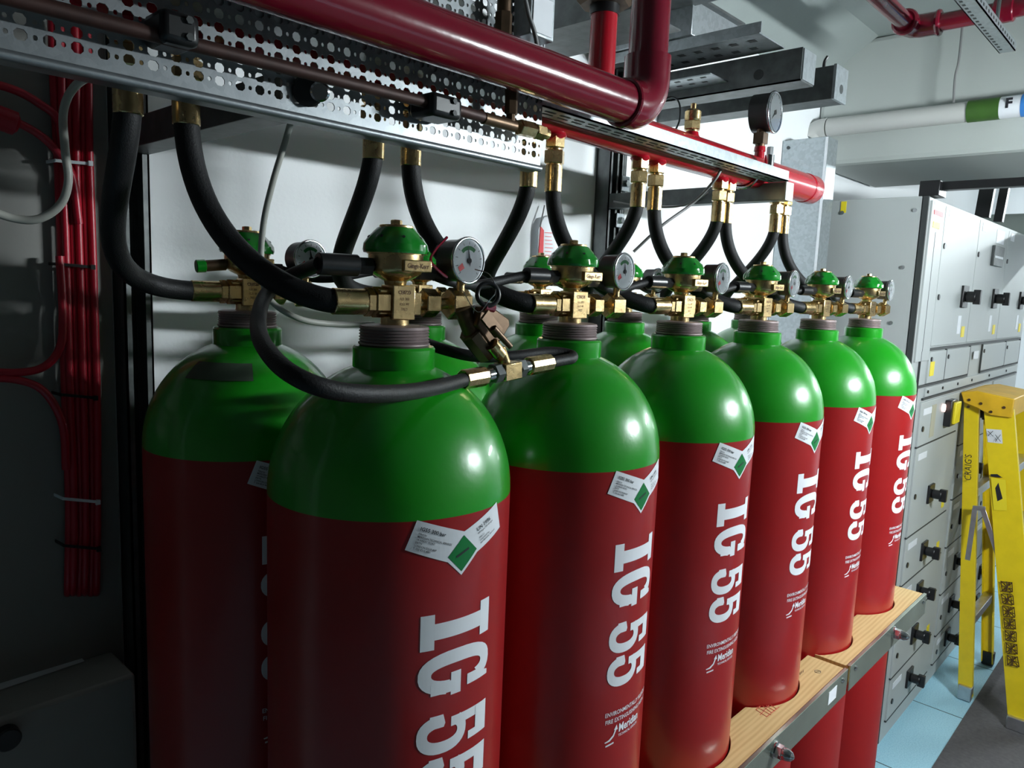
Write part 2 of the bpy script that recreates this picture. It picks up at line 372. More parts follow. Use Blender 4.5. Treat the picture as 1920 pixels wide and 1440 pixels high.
    n_ = MB(); write(n_, 'Ginge-Kerr', .0068, P(.009, .0338, 1.7943), AX, UP, .00018, 'CENTER', .82)
    n_.build('nameplate_lettering', M_dbrass, bo, smooth=False)
    n_ = MB(); write(n_, 'CE0723', .0056, P(.0022, .0178, 1.7665), AX, UP, .00018, 'CENTER', .85)
    for k, s in enumerate(('AISI 300', 'IG55 W', 'TPED')): write(n_, s, .0040, P(.002, .0178, 1.7600-.0055*k), AX, UP, 0, 'CENTER', .85)
    n_.build('stamped_lettering', M_dbrass, vb, smooth=False)
    # green cap with eight lobes
    n = 64; rows = []
    for z, r, am in ((1.8095, .0345, .0), (1.8125, .0356, .010), (1.8190, .0352, .045), (1.8260, .0305, .075), (1.8330, .0235, .03), (1.8362, .0200, 0), (1.8368, .012, 0)):
        rows.append([(r*(1-am*(.5+.5*math.cos(8*2*math.pi*i/n))), z) for i in range(n)])
    cp = MB(); vs = [(r*math.cos(2*math.pi*i/n), r*math.sin(2*math.pi*i/n), z) for row in rows for i, (r, z) in enumerate(row)]
    fs = [(j*n+i, j*n+(i+1)%n, (j+1)*n+(i+1)%n, (j+1)*n+i) for j in range(len(rows)-1) for i in range(n)]
    fs += [tuple(range(n-1, -1, -1)), tuple(range((len(rows)-1)*n, len(rows)*n))]
    cap = cp.add(vs, fs).build('control_cap', M_cap, t, ang=25)
    dd = MB(); 
    for k in range(8):
        a = 2*math.pi*(k+.5)/8; nrm = V((math.cos(a), math.sin(a), .9)).normalized(); c = V((.0300*math.cos(a), .0300*math.sin(a), 1.8262))
        dd.cyl(c-nrm*.001, c+nrm*.0006, .0016, n=10)
    dd.build('spanner_holes', M_black, cap)
    k_ = MB(); k_.cyl((0, 0, 1.8362), (0, 0, 1.8392), .0182, n=32, bev=.0006); k_.cyl((0, 0, 1.8390), (0, 0, 1.8450), .0062, n=6, bev=.0008)
    k_.build('cap_nut', M_brass, cap, ang=25)
    # gauge arm to the right
    g = MB(); g.cyl(P(.026, 0, 1.757), P(.034, 0, 1.757), .008, n=20); g.cyl(P(.033, 0, 1.757), P(.051, 0, 1.757), .0160, n=6, ph=.52, bev=.0012)
    g.cyl(P(.050, 0, 1.757), P(.070, 0, 1.757), .0065, n=18); g.cyl(P(.066, .002, 1.757), P(.090, .002, 1.757), .0182, n=6, ph=.52, bev=.0012)
    g.cyl(P(.080, .006, 1.757), P(.080, .006, 1.785), .0048, n=16)
    g.build('gauge_arm', M_brass, t, ang=25)
    N_ = V((.05, -1, .0)).normalized(); U_ = V((1, .05, 0)).normalized(); gc = P(.083, .016, 1.806)
    ga = MB(); ga.lathe([(-.030, .016), (-.028, .0235), (-.006, .0240), (-.004, .0262), (0, .0266)], gc, N_, 44)
    gau = ga.build('pressure_gauge', M_gbody, t)
    MB().torus(gc, N_, .0252, .0018, 44, 8).build('bezel', M_chrome, gau, ang=60)
    MB().cyl(gc+N_*.0002, gc+N_*.0006, .0238, n=40).build('dial', M_dial, gau, smooth=False)
    ar = MB()
    for i in range(10):
        a0, a1_ = math.radians(50+i*9), math.radians(50+(i+1)*9)
        q = lambda a, r: gc+N_*.0009+(U_*math.cos(a)+UP*math.sin(a))*r
        ar.poly([q(a0, .012), q(a0, .0165), q(a1_, .0165), q(a1_, .012)])
    ar.build('green_range_mark', M_dgreen, gau, smooth=False)
    q = lambda a, r: gc+N_*.0010+(U_*math.cos(math.radians(a))+UP*math.sin(math.radians(a)))*r
    rr = MB(); rr.poly([q(205, .019), q(222, .019), q(232, .011), q(195, .011)]); rr.build('red_emblem', M_pinkred, gau, smooth=False)
    nd = MB()
    for k in range(11): nd.poly([q(225-27*k-1, .018), q(225-27*k+1, .018), q(225-27*k+1, .021), q(225-27*k-1, .021)])
    nd.add([q(100, .018)+N_*.001, q(200, .002)+N_*.001, q(280, .007)+N_*.001, q(0, .002)+N_*.001], [(0, 1, 2, 3)]); nd.cyl(gc, gc+N_*.0025, .003, n=14)
    nd.build('needle', M_ink, gau, smooth=False)
    MB().cyl(gc+N_*.0030, gc+N_*.0036, .0240, n=40).build('gauge_glass', M_glass, gau)
    st = MB(); st.cyl(P(-.028, .0, 1.757), P(-.011, .0, 1.757), .0165, n=6, ph=.52, bev=.0012)
    st.build('outlet_nut', M_brass, t, ang=25)
    return t
M_gbody = mat('gauge_case_dark_steel', (.10, .095, .10), .3, .85, noise_amt=.1, scale=30)
proto = make_cylinder()
JX = [0, .006, -.002, -.005, -.002, .003]; SPIN = [0, 6.2, .8, 3.2, 3.6, 3.0]
FL = ['nearest, largest gas cylinder, red with green shoulder, lever valve beside its neck',
      'second red and green gas cylinder of the front row, right behind the lever valve',
      'third front-row gas cylinder from the left, nearest one held by the stamped pine board',
      'fourth front-row gas cylinder from the left, at the far end of the stamped board',
      'fifth red and green gas cylinder of the front row, second from the grey switchboard',
      'last red and green gas cylinder of the front row, beside the grey switchboard']
BL = ['leftmost red and green gas cylinder of the rear row, beside the steel wall upright',
      'second gas cylinder of the rear row, green shoulder glimpsed behind the lever valve',
      'third gas cylinder of the rear row, green cap left of second front valve',
      'fourth rear-row gas cylinder, green neck seen right of second front cylinder',
      'fifth gas cylinder of the rear row, green shoulder between third and fourth front cylinders',
      'sixth gas cylinder of the rear row, hidden most behind the fourth front valve']
cyls = {}; cyl_obj = {}
for row in 'FB':
    for i in range(6):
        o = proto if (row, i) == ('F', 0) else copy_tree(proto)
        o.location = (i*SP+JX[i], 0, 0) if row == 'F' else (DX+i*SP+.003*((i*7) % 3-1), DY, 0)
        o['label'] = (FL if row == 'F' else BL)[i]
        o['group'] = 'gas cylinders of the front row' if row == 'F' else 'gas cylinders of the rear row'
        if row == 'F' and i:
            for ch in o.children:
                if ch.name.split('.')[0] in ('body', 'warning_sticker', 'lettering', 'small_print'): ch.rotation_euler.z = math.radians(SPIN[i])
        if row == 'B':
            for ch in o.children:
                if ch.name.split('.')[0] in ('body', 'warning_sticker', 'lettering', 'small_print'): ch.rotation_euler.z = math.radians(4-1.3*(i % 3))
        cyls[row, i] = o.location.copy(); cyl_obj[row, i] = o
# faded label on the shoulder of the leftmost rear cylinder
m_ = MB(); c_ = cyls['B', 0]; rows_ = []
for z_ in (1.648, 1.653, 1.658, 1.663, 1.668):
    rr_ = R*math.sqrt(1-((z_-ZB)/.142)**2)+.0007; rows_ += [V((c_.x+rr_*math.sin(a), c_.y-rr_*math.cos(a), z_+.0004)) for a in [math.radians(-76+2.5*k) for k in range(22)]]
m_.add(rows_, [(j*22+i, j*22+i+1, j*22+i+23, j*22+i+22) for j in range(4) for i in range(21)])
m_.build('faded_label', mat('faded_purple_label', (.055, .085, .055), .6), cyl_obj['B', 0])
# ------------------------------------------------------------------ discharge hoses from valves to manifold
MX = {'F': [-.159, .138, .430, .727, 1.010, 1.303], 'B': [-.216, .078, .371, .671, .974, 1.257]}
MY, MZ, MR = .15, 2.055, .035
ordn = ['first', 'second', 'third', 'fourth', 'fifth', 'sixth']
for row in 'FB':
    for i in range(6):
        c = cyls[row, i]; d = -AX; p0 = V((c.x, c.y, 1.757))
        hi = V((MX[row][i], MY, 1.935))
        where = 'front' if row == 'F' else 'rear'
        t = thing('discharge_hose', f'thick black hose rising from the {ordn[i]} {where}-row valve to the red manifold' + (', nearest of all' if (row, i) == ('F', 0) else ''), 'hose', p0+d*.03, f'discharge hoses of the {where} row')
        h0 = p0+d*.072
        if row == 'F': pts = bez(h0-d*.01, h0+d*.035+V((0, 0, -.002)), hi-V((0, 0, .135)), hi+V((0, 0, .01)), 34)
        else: pts = bez(h0-d*.01, h0+d*.14, hi-V((.004, 0, .085)), hi+V((0, 0, .01)), 34)
        MB().tube(pts, .0128, 18).build('rubber_hose', M_rubber, t, ang=60)
        f = MB(); f.cyl(p0+d*.0365, p0+d*.0725, .0138, n=26, bev=.0008); f.cyl(p0+d*.028, p0+d*.037, .0155, n=6, ph=.5, bev=.001)
        fe = f.build('ferrule', M_brass, t, ang=28); fe['label'] = 'brass crimped end at the valve'
        f = MB(); f.cyl(hi-V((0, 0, .003)), hi+V((0, 0, .039)), .0138, n=26, bev=.0008)
        fe = f.build('ferrule', M_brass, t, ang=28); fe['label'] = 'brass crimped end at the manifold'
        f = MB(); f.cyl(hi+V((0, 0, .041)), hi+V((0, 0, .062)), .0168, n=6, bev=.0014); f.cyl(hi+V((0, 0, .061)), hi+V((0, 0, .066)), .011, n=20); f.cyl(hi+V((0, 0, .065)), hi+V((0, 0, .085)), .0168, n=6, ph=.25, bev=.0014)
        f.cyl(hi+V((0, 0, .036)), hi+V((0, 0, .042)), .011, n=20)
        f.build('swivel_nut', M_brass, t, ang=25)
# ------------------------------------------------------------------ manifold
t = thing('manifold_pipe', 'long bright red header pipe with capped end running above both rows', 'pipe', (1.46, MY, MZ))
MB().lathe([(-2.0, MR), (0-.06, MR), (-.058, MR+.0015), (-.012, MR+.0015), (-.004, MR*.93), (0, MR*.7)], (1.46, MY, MZ), (1, 0, 0), 40).build('header', M_pipe2, t)
for x in MX['F']+MX['B']:
    m_ = MB(); m_.lathe([(0, .0145), (.006, .0185), (.014, .0165), (.022, .020)], (x, MY, MZ-.0415), (0, 0, 1), 20)
    m_.build('outlet_boss', M_pipe2, t)
m_ = MB(); m_.lathe([(0, .018), (.006, .014), (.012, .013)], (.845, MY, MZ+.029), (0, 0, 1), 20); m_.build('valve_boss', M_pipe2, t)
m_ = MB(); m_.lathe([(0, .018), (.008, .012), (.022, .011), (.024, .013), (.034, .012)], (1.145, MY, MZ+.026), (0, 0, 1), 20); m_.build('gauge_boss', M_pipe2, t)
t = thing('relief_valve', 'stubby brass relief valve standing on top of the red manifold', 'valve', (.845, MY, MZ+.04))
zb_ = MZ+.040; m_ = MB(); m_.cyl((.845, MY, zb_), (.845, MY, zb_+.006), .011, n=20); m_.cyl((.845, MY, zb_+.005), (.845, MY, zb_+.022), .0175, n=6, bev=.0015)
m_.lathe([(0, .0145), (.003, .0160), (.018, .0160), (.022, .012)], (.845, MY, zb_+.022), (0, 0, 1), 24)
m_.build('body', M_brass, t, ang=25); MB().cyl((.845, MY, zb_+.043), (.845, MY, zb_+.056), .0055, n=12, bev=.001).build('spindle', M_brass, t)
t = thing('manifold_gauge', 'big round pressure gauge with dark case standing on the red manifold', 'gauge', (1.145, MY, MZ+.065))
gx, gy, gz = 1.158, MY-.01, 2.190
m_ = MB(); m_.cyl((1.145, MY, MZ+.058), (1.145, MY, MZ+.108), .0105, n=16); m_.obox((1.145, MY, MZ+.078), (1, 0, 0), (0, 1, 0), (0, 0, 1), .012, .012, .012); m_.build('stem', M_dbrass, t, ang=25)
Ng = V((.10, -1, 0)).normalized(); Ug = V((1, .10, 0)).normalized(); gc = V((gx, gy-.012, gz))
m_ = MB(); m_.lathe([(-.048, .032), (-.045, .0425), (-.006, .0430), (-.004, .0455), (0, .0460)], gc, Ng, 48); m_.build('case', M_gbody, t)
MB().torus(gc, Ng, .0438, .0026, 48, 8).build('bezel', M_chrome, t, ang=60)
MB().cyl(gc, gc+Ng*.0006, .042, n=40).build('dial', M_dial, t, smooth=False)
m_ = MB(); q = lambda a, r: gc+Ng*.0012+(Ug*math.cos(math.radians(a))+UP*math.sin(math.radians(a)))*r
for k in range(13): m_.poly([q(225-22.5*k-1, .034), q(225-22.5*k+1, .034), q(225-22.5*k+1, .041), q(225-22.5*k-1, .041)])
m_.add([q(222, .030), q(130, .004), q(45, .012), q(310, .004)], [(0, 1, 2, 3)]); m_.cyl(gc, gc+Ng*.003, .005, n=14)
m_.build('needle', M_ink, t, smooth=False)
MB().cyl(gc+Ng*.004, gc+Ng*.005, .0420, n=40).build('gauge_glass', M_glass, t)
# channel carrying the manifold, arms, uprights
def channel_x(x0, x1, y0, y1, z0, z1, slots=True):
    m = MB(); th = .0025
    m.box((x0, y0, z0), (x1, y0+th, z1)); m.box((x0, y1-th, z0), (x1, y1, z1)); m.box((x0, y0, z0), (x1, y1, z0+th)); return m
t = thing('support_channel', 'slotted steel channel running along the front of the red manifold', 'channel', (.8, .10, 2.05))
sc_ = channel_x(-.9, 1.130, .070, .1135, 2.031, 2.053)
sc_ = sc_.build('channel', M_steel, t, smooth=False)
m_ = MB(); x = .33
while x < 1.09: 
    m_.box((x, .083, 2.0303), (x+.022, .087, 2.0309)); m_.box((x+.008, .096, 2.0303), (x+.03, .099, 2.0309)); x += .034
pattern(sc_, m_, M_seam)
t = thing('pipe_clamp', 'bright steel bolted clamp holding the manifold end on the channel', 'clamp', (1.08, .12, 2.09))
m_ = MB(); m_.torus((1.075, MY, MZ), (1, 0, 0), MR+.004, .004, 24, 6, a0=-math.pi*.1, a1=math.pi*1.1); m_.build('strap', M_chrome, t)
for yy, xx in ((.092, 1.075), (.20, 1.075)):
    m_ = MB(); m_.cyl((xx, yy, 2.080), (xx, yy, 2.098), .0075, n=6, bev=.001); m_.cyl((xx, yy, 2.053 if yy < .1 else 2.07), (xx, yy, 2.081), .010, n=18); m_.build('bolt', M_chrome, t, ang=25)
def upright(x0, x1, lab, zt=2.7):
    t = thing('wall_upright', lab, 'upright', ((x0+x1)/2, .58, 0)); m = MB(); th = .003
    m.box((x0, .595, 0), (x1, .6, zt)); m.box((x0, .553, 0), (x0+th, .597, zt)); m.box((x1-th, .553, 0), (x1, .597, zt))
    m.box((x0, .553, 0), (x0+.010, .556, zt)); m.box((x1-.010, .553, 0), (x1, .556, zt))
    m.build('channel', M_dsteel, t, smooth=False); MB().box((x0+.011, .590, .02), (x1-.011, .5945, zt-.02)).build('channel_back', M_seam, t, smooth=False)
    return t
def plate(t, x, z, y=.548, s=.020):
    m = MB(); m.box((x-s, y, z-s*1.1), (x+s, y+.005, z+s*1.1)); p_ = m.build('bolt_plate', M_steel, t, bevel=.001)
    m = MB(); m.cyl((x, y-.008, z), (x, y, z), .0095, n=6, bev=.001); m.build('bolt', M_chrome, p_, ang=25)
t = upright(-.083, -.042, 'tall dark steel channel upright left of the rear cylinders'); plate(t, -.045, 1.981, .545, .016)
t = upright(1.128, 1.169, 'tall grey steel channel upright behind the second front valve'); 
t2 = upright(1.178, 1.200, 'slim steel strip upright close beside the grey channel upright', 2.3); plate(t2, 1.190, 2.063, .545, .018); plate(t2, 1.175, 1.965, .545, .017)
def arm(x0, x1, y0, y1, z0, z1, lab):
    t = thing('bracket_arm', lab, 'bracket', ((x0+x1)/2, y1, z0)); m = MB(); m.box((x0, y0+.003, z0), (x1, y1, z1)); m.build('arm', M_dsteel, t, smooth=False, bevel=.001)
    MB().box((x0-.001, y0, z0-.001), (x1+.001, y0+.004, z1+.001)).build('end_cap', M_pvc, t, smooth=False, bevel=.001); return t
arm(1.128, 1.165, .072, .552, 1.992, 2.0305, 'dark steel arm with white end cap carrying the manifold at its right end')
arm(-.083, -.042, .09, .552, 1.955, 1.996, 'grey steel arm reaching from the left upright under the perforated tray')
# ------------------------------------------------------------------ perforated tray
def perforated(x0, x1, z0, z1, y, px=.0205, pz=.0122):
    m = MB(); vs = []; fs = []; x = x0; nx = int(round((x1-x0)/px)); nz = int(round((z1-z0)/pz))
    def cell(cx, cz, hw, hh, rw, rh):
        k = len(vs); sq = [(-1,-.45),(-1,.45),(-.45,1),(.45,1),(1,.45),(1,-.45),(.45,-1),(-.45,-1)]
        out = [(-1,-1),(-1,0),(-1,1),(0,1),(1,1),(1,0),(1,-1),(0,-1)]
        ins = [(-1,-.4),(-1,.4),(-.5,1),(.5,1),(1,.4),(1,-.4),(.5,-1),(-.5,-1)]
        O = [(-1,-1),(-1,1),(-1,1),(1,1),(1,1),(1,-1),(1,-1),(-1,-1)]
        for a, b in O: vs.append((cx+a*hw, y, cz+b*hh))
        for a, b in ins: vs.append((cx+a*rw, y, cz+b*rh))
        for i in range(8):
            j = (i+1) % 8
            if O[i] == O[j]: fs.append((k+i, k+8+j, k+8+i))
            else: fs.append((k+i, k+j, k+8+j, k+8+i))
    for i in range(nx):
        for j in range(nz):
            cx = x1-(i+.5)*px; cz = z0+(j+.5)*pz
            cell(cx-px*.18, cz, px*.32, pz/2, .0048, .0045); cell(cx+px*.32, cz, px*.18, pz/2, .0018, .0020)
    m.add(vs, fs); return m
PX1, PY, PZ0 = .303, .068, 1.957
t = thing('perforated_tray', 'wide galvanised perforated tray standing on edge in front of the hose tops', 'cable tray', (0, PY, PZ0))
o = perforated(PX1-.0205*54, PX1, PZ0, PZ0+.0122*37, PY).build('perforated_plate', M_tray, t, smooth=False)
sm = o.modifiers.new('thick', 'SOLIDIFY'); sm.thickness = .0015; sm.offset = 0
m_ = MB(); m_.box((PX1-1.1, PY-.001, PZ0-.012), (PX1, PY+.001, PZ0)); m_.tube([(PX1-1.1, PY-.001, PZ0-.012), (PX1, PY-.001, PZ0-.012)], .0045, 12); m_.box((PX1-1.1, PY, PZ0-.0155), (PX1, PY+.022, PZ0-.013))
m_.build('rolled_edge', M_tray, t)
# upper tray flange, box and things on it
t = thing('junction_box', 'small galvanised box with a paper sticker at the top of the perforated tray', 'box', at(1008, 40, y=.045))
a, b = at(985, 5, y=.045), at(1033, 85, y=.045)
MB().box((a.x, .035, b.z), (b.x-.006, .066, 2.35)).build('box_body', M_steel, t, bevel=.002)
m_ = MB(); m_.box((a.x+.004, .0335, a.z-.035), (b.x-.012, .0345, a.z+.01)); m_.build('sticker', M_paper, t, smooth=False)
m_ = MB(); c = at(971, 45, y=.02); m_ = MB()
t = thing('hydraulic_fitting', 'dark brass fitting rising behind the big crimson pipe at the top', 'fitting', (c.x, .045, 2.08))
m_.cyl((c.x, .045, 2.06), (c.x, .045, 2.12), .011, n=6, bev=.001); m_.build('nut', M_dbrass, t, ang=25); MB().cyl((c.x, .045, 2.12), (c.x, .045, 2.30), .009, n=18).build('tube', M_dbrass, t)
# black control knobs on the tray
def knob(px0, px1, py0, py1, y, lab):
    a, b = at(px0, py0, y=y), at(px1, py1, y=y); cx, cz = (a.x+b.x)/2, (a.z+b.z)/2; hw = (b.x-a.x)/2; hh = abs(a.z-b.z)/2
    t = thing('solenoid_block', lab, 'control block', (cx, PY, cz))
    m = MB(); m.box((cx-hw, y, cz-hh), (cx+hw, PY-.004, cz+hh)); m.build('housing', M_black, t, bevel=.006)
    for s_ in (-1, 1):
        m = MB(); m.cyl((cx+hw*.35, y-.003, cz+s_*hh*.5), (cx+hw*.35, y, cz+s_*hh*.5), .0035, n=6); m.build('screw', M_seam, t)
knob(303, 378, 8, 92, .02, 'black square block on the perforated tray at the far left')
knob(812, 868, 168, 228, .02, 'black rounded block on the perforated tray below the crimson pipe')
t = thing('clevis_pin', 'dark clip with a bright metal tongue fixed low on the perforated tray', 'clip', at(590, 175, y=.05))
m_ = MB(); m_.cyl(at(578, 170, y=.055), at(578, 170, y=.066), .016, n=24, bev=.002); m_.build('clip_body', M_black, t)
m_ = MB(); m_.cyl(at(600, 172, y=.045), at(600, 172, y=.055), .010, n=24, bev=.002); m_.build('tongue', M_chrome, t)
# pilot line in front of the tray with brass tee
M_darkpipe = mat('dark_brown_pipe', (.045, .018, .014), .55, .3, noise_amt=.4, scale=40)  # dark brown, randomly mottled
t = thing('pilot_line', 'thin dark brown line ending in a brass tee in front of the tray', 'pipe', at(940, 225, y=.03))
yy = .035
MB().tube([at(-60, -25, y=yy), at(340, 78, y=yy), at(860, 207, y=yy), at(905, 220, y=yy)], .0065, 14).build('thin_pipe', M_darkpipe, t)
m_ = MB(); m_.cyl(at(905, 221, y=yy), at(965, 237, y=yy), .0075, n=18, bev=.001); m_.build('tee', M_dbrass, t)
m_ = MB(); m_.cyl(at(960, 150, y=yy), at(958, 215, y=yy), .0085, n=6, bev=.001); m_.cyl(at(958, 205, y=yy), at(957, 235, y=yy), .006, n=12); m_.build('riser_nut', M_dbrass, t, ang=25)
m_ = MB(); m_.cyl(at(972, 238, y=yy), at(1000, 245, y=yy), .0105, n=6, bev=.001); m_.cyl(at(1001, 245, y=yy), at(1018, 250, y=yy), .0105, n=6, ph=.4, bev=.001); m_.cyl(at(1016, 249, y=yy), at(1026, 252, y=yy), .007, n=12); m_.build('union_nut', M_brass, t, ang=25)
# ------------------------------------------------------------------ crimson discharge pipe
bz = at(800, 62, y=0).z; ex = at(1210, 190, y=0).x
t = thing('discharge_pipe', 'big glossy crimson pipe crossing overhead and turning up at an elbow', 'pipe', (ex, 0, bz))
r_ = .0295
MB().cyl((-.75, 0, bz), (ex-.050, 0, bz), r_, n=48).build('pipe_run', M_pipe, t)
pts = [(ex-.055, 0, bz)]+[(ex-.042+.042*math.sin(a), 0, bz+.042-.042*math.cos(a)) for a in [math.pi/2*i/12 for i in range(13)]]+[(ex, 0, bz+.075)]
el = MB().tube(pts, r_+.0045, 36).build('elbow', M_pipe, t, ang=60)
MB().torus((ex-.055, 0, bz), (1, 0, 0), r_+.001, .0042, 40, 8).build('elbow_lip', M_pipe, el)
MB().cyl((ex, 0, bz+.07), (ex, 0, 2.765), r_-.001, n=48).build('riser', M_pipe, t)
rx = .541
t = thing('red_riser', 'bright red vertical pipe with brass coupling behind the crimson pipe', 'pipe', (rx, MY, MZ))
MB().cyl((rx, MY, MZ+.02), (rx, MY, 2.235), .0225, n=40).build('pipe', M_pipe2, t)
m_ = MB(); m_.cyl((rx, MY, 2.232), (rx, MY, 2.250), .025, n=30); m_.build('dark_seal', M_black, t)
m_ = MB(); m_.cyl((rx, MY, 2.247), (rx, MY, 2.30), .047, n=8, bev=.006); m_.cyl((rx, MY, 2.30), (rx, MY, 2.765), .024, n=24); m_.build('coupling', M_dbrass, t, ang=25)
# ------------------------------------------------------------------ pilot hoses between valves
def fitting(t, p0, p1, r, m=M_black, n=6, nm='coupling'):
    k = MB(); k.cyl(p0, p1, r, n=n, bev=.0008); return k.build(nm, m, t, ang=25)
for row in 'FB':
    for i in range(1, 6):
        c1 = V((cyls[row, i].x, cyls[row, i].y, 1.7945)); c0 = V((cyls[row, i-1].x, cyls[row, i-1].y, 1.7900))
        a = c1-AX*.029; b = c0+AX*.029-FR*.004
        t = thing('pilot_hose', f'short black control hose joining the {ordn[i-1]} and {ordn[i]} valves of the {"front" if row=="F" else "rear"} row', 'hose', a, 'short control hoses between the valves')
        MB().tube(bez(a-AX*.05, a-AX*.10-FR*.012-UP*.010, b+AX*.09-FR*.025-UP*.022, b+AX*.018, 18), .0062, 12).build('rubber_hose', M_rubber, t, ang=60)
        fitting(t, a, a-AX*.016, .0095); fitting(t, a-AX*.017, a-AX*.052, .0105, n=16, nm='sleeve')
        fitting(t, b, b+AX*.020, .0085)
# left stub on first rear valve
c = V((cyls['B', 0].x, cyls['B', 0].y, 1.7930)); t = thing('blanking_stub', 'small brass stub with dark green cap on the leftmost rear valve', 'fitting', c-AX*.03)
fitting(t, c-AX*.028, c-AX*.056-UP*.003, .0075, M_dbrass, 16, 'stub'); fitting(t, c-AX*.054-UP*.003, c-AX*.066-UP*.004, .0085, M_cap, 16, 'cap')
# loop hose of the first valve to the tee
Y = -.05; c = V((cyls['F', 0].x, 0, 1.7945))
t = thing('actuator_hose', 'thin black hose looping from the nearest valve down across the green shoulders to a tee', 'hose', c-AX*.03)
fitting(t, c-AX*.029, c-AX*.045, .0100); fitting(t, c-AX*.045, c-AX*.088, .0115, n=18, nm='sleeve')
pts = [c-AX*.085, at(575, 505, y=.06), at(530, 525, y=.105), at(497, 556, y=.10), at(484, 602, y=.03), at(495, 648, y=-.06), at(545, 700, y=-.135), at(630, 733, y=-.155), at(730, 738, y=-.14), at(810, 728, y=-.10), at(872, 712, y=-.062)]
MB().tube(spline(pts), .0078, 16).build('rubber_hose', M_rubber, t, ang=60)
a_, b_, c_, d_, e_, f_, g_ = [at(*q, y=-.062) for q in ((868, 712), (908, 705), (937, 698), (968, 692), (990, 687), (1030, 680), (1072, 672))]
fitting(t, a_, b_, .0112, M_brass, 10, 'ferrule')
t = thing('brass_tee', 'square brass tee piece with steel nuts in front of the second cylinder shoulder', 'fitting', (c_+d_)/2)
m_ = MB(); m_.bar(c_, d_, (0, 0, 1), .020, .020); m_.cyl((c_+d_)/2, (c_+d_)/2+V((-.004, .01, .026)), .0062, n=14); m_.build('tee_block', M_brass, t, bevel=.0012)
fitting(t, b_+(c_-b_)*.1, b_+(c_-b_)*.5, .0085, M_chrome, 18, 'sleeve'); fitting(t, b_+(c_-b_)*.5, c_, .0115, M_dsteel, 6, 'steel_nut'); fitting(t, d_, d_+(e_-d_)*.55, .0115, M_dsteel, 6, 'steel_nut'); fitting(t, d_+(e_-d_)*.5, e_, .0085, M_chrome, 18, 'sleeve')
t = thing('return_hose', 'short black hose leaving the tee to the right and doubling back behind it', 'hose', e_)
fitting(t, e_, f_, .0112, M_brass, 10, 'ferrule')
pts = [f_-(f_-e_)*.3, g_, g_+V((.018, .012, .002)), g_+V((.016, .030, .006)), at(1040, 668, y=.0), at(960, 672, y=.03), at(880, 664, y=.045), at(815, 650, y=.05), at(770, 640, y=.055)]
pts = [f_-(f_-e_)*.3, f_+(g_-f_)*.6, g_, g_+V((.012, .012, .003)), g_+V((-.01, .028, .006)), at(960, 668, y=-.02), at(890, 668, y=0), at(832, 655, y=.03), at(790, 640, y=.075)]
MB().tube(spline(pts), .0070, 14).build('rubber_hose', M_rubber, t, ang=60)
# lever actuator
Y = -.055; A = lambda px, py, y=Y: at(px, py, y=y)
t = thing('lever_valve', 'brown brass hand-lever valve with pull ring hanging between the first two cylinders', 'valve', A(920, 610))
m_ = MB(); m_.prism([A(903, 575), A(920, 572), A(955, 598), A(957, 610), A(940, 640), A(918, 645), A(895, 610)], (0, .022, 0)); m_.build('valve_body', M_dbrass, t, bevel=.002)
m_ = MB(); m_.cyl(A(880, 620, -.04), A(915, 665, -.04), .014, n=8, bev=.002); m_.cyl(A(868, 580, -.035), A(885, 625, -.04), .010, n=16); m_.build('valve_barrel', M_dbrass, t, ang=25)
m_ = MB(); m_.cyl(A(925, 615, -.068), A(957, 650, -.072), .0042, .0035, n=12); m_.bar(A(908, 590, -.064), A(935, 625, -.066), (0, -1, 0), .004, .014); m_.build('lever', M_dbrass, t)
m_ = MB(); m_.cyl(A(921, 645), A(938, 665), .0085, n=14); m_.cyl(A(935, 660), A(946, 682), .0060, n=12, bev=.001); m_.build('outlet_stub', M_brass, t)
m_ = MB(); m_.torus(A(915, 552, -.06), V((-.45, -.9, .1)), .0125, .0028, 28, 8); m_.build('pull_ring', M_black, t, ang=60)
m_ = MB(); m_.cyl(A(908, 574, -.058), A(925, 578, -.058), .005, n=10); m_.build('red_seal', M_pipe, t)
m_ = MB(); m_.prism([A(889, 574, -.045), A(900, 580, -.045), A(898, 597, -.045), A(887, 592, -.045)], (0, .0008, 0)); m_.build('paper_tag', M_paper, t, smooth=False)
MB().tube(spline([A(868, 545, -.04), A(885, 575, -.05), A(900, 585, -.055), A(915, 566, -.065), A(930, 545, -.065), A(918, 515, -.06), A(890, 505, -.05)]), .0006, 6).build('seal_wire', M_chrome, t)
MB().tube(spline([A(838, 445, -.02), A(815, 470, -.03), A(808, 490, -.03), A(825, 510, -.03), A(838, 520, -.03)]), .0016, 6).build('red_cord', M_pipe, t)
# ------------------------------------------------------------------ thin cables
def cable(name, lab, pts, r, m): 
    o = MB().tube(spline(pts), r, 10).build(name, m, ang=60); return tag(o, lab, 'cable')
cable('white_cable', 'thin off-white cable hanging in front of the leftmost rear valve', [at(552, 205, y=.17), at(535, 265, y=.18), at(512, 340, y=.19), at(494, 420, y=.2), at(490, 500, y=.205), at(505, 560, y=.2), at(560, 597, y=.18), at(630, 608, y=.18), at(700, 608, y=.18)], .0038, M_wcable)
cable('looped_cable', 'pale cable looping down at the far left in front of the red cables', [at(230, 140, y=.3), at(175, 142, y=.32), at(138, 165, y=.34), at(119, 210, y=.35), at(122, 280, y=.35), at(128, 340, y=.35), at(112, 385, y=.36), at(70, 411, y=.37), at(20, 408, y=.38), at(-40, 385, y=.38)], .0048, M_wcable)
cable('slanting_cable', 'thin grey cable slanting from the manifold down to the fourth rear cylinder', [at(1352, 318, y=.12), at(1338, 340, y=.13), at(1300, 380, y=.17), at(1240, 424, y=.2), at(1188, 472, y=.24)], .0030, M_gcable)
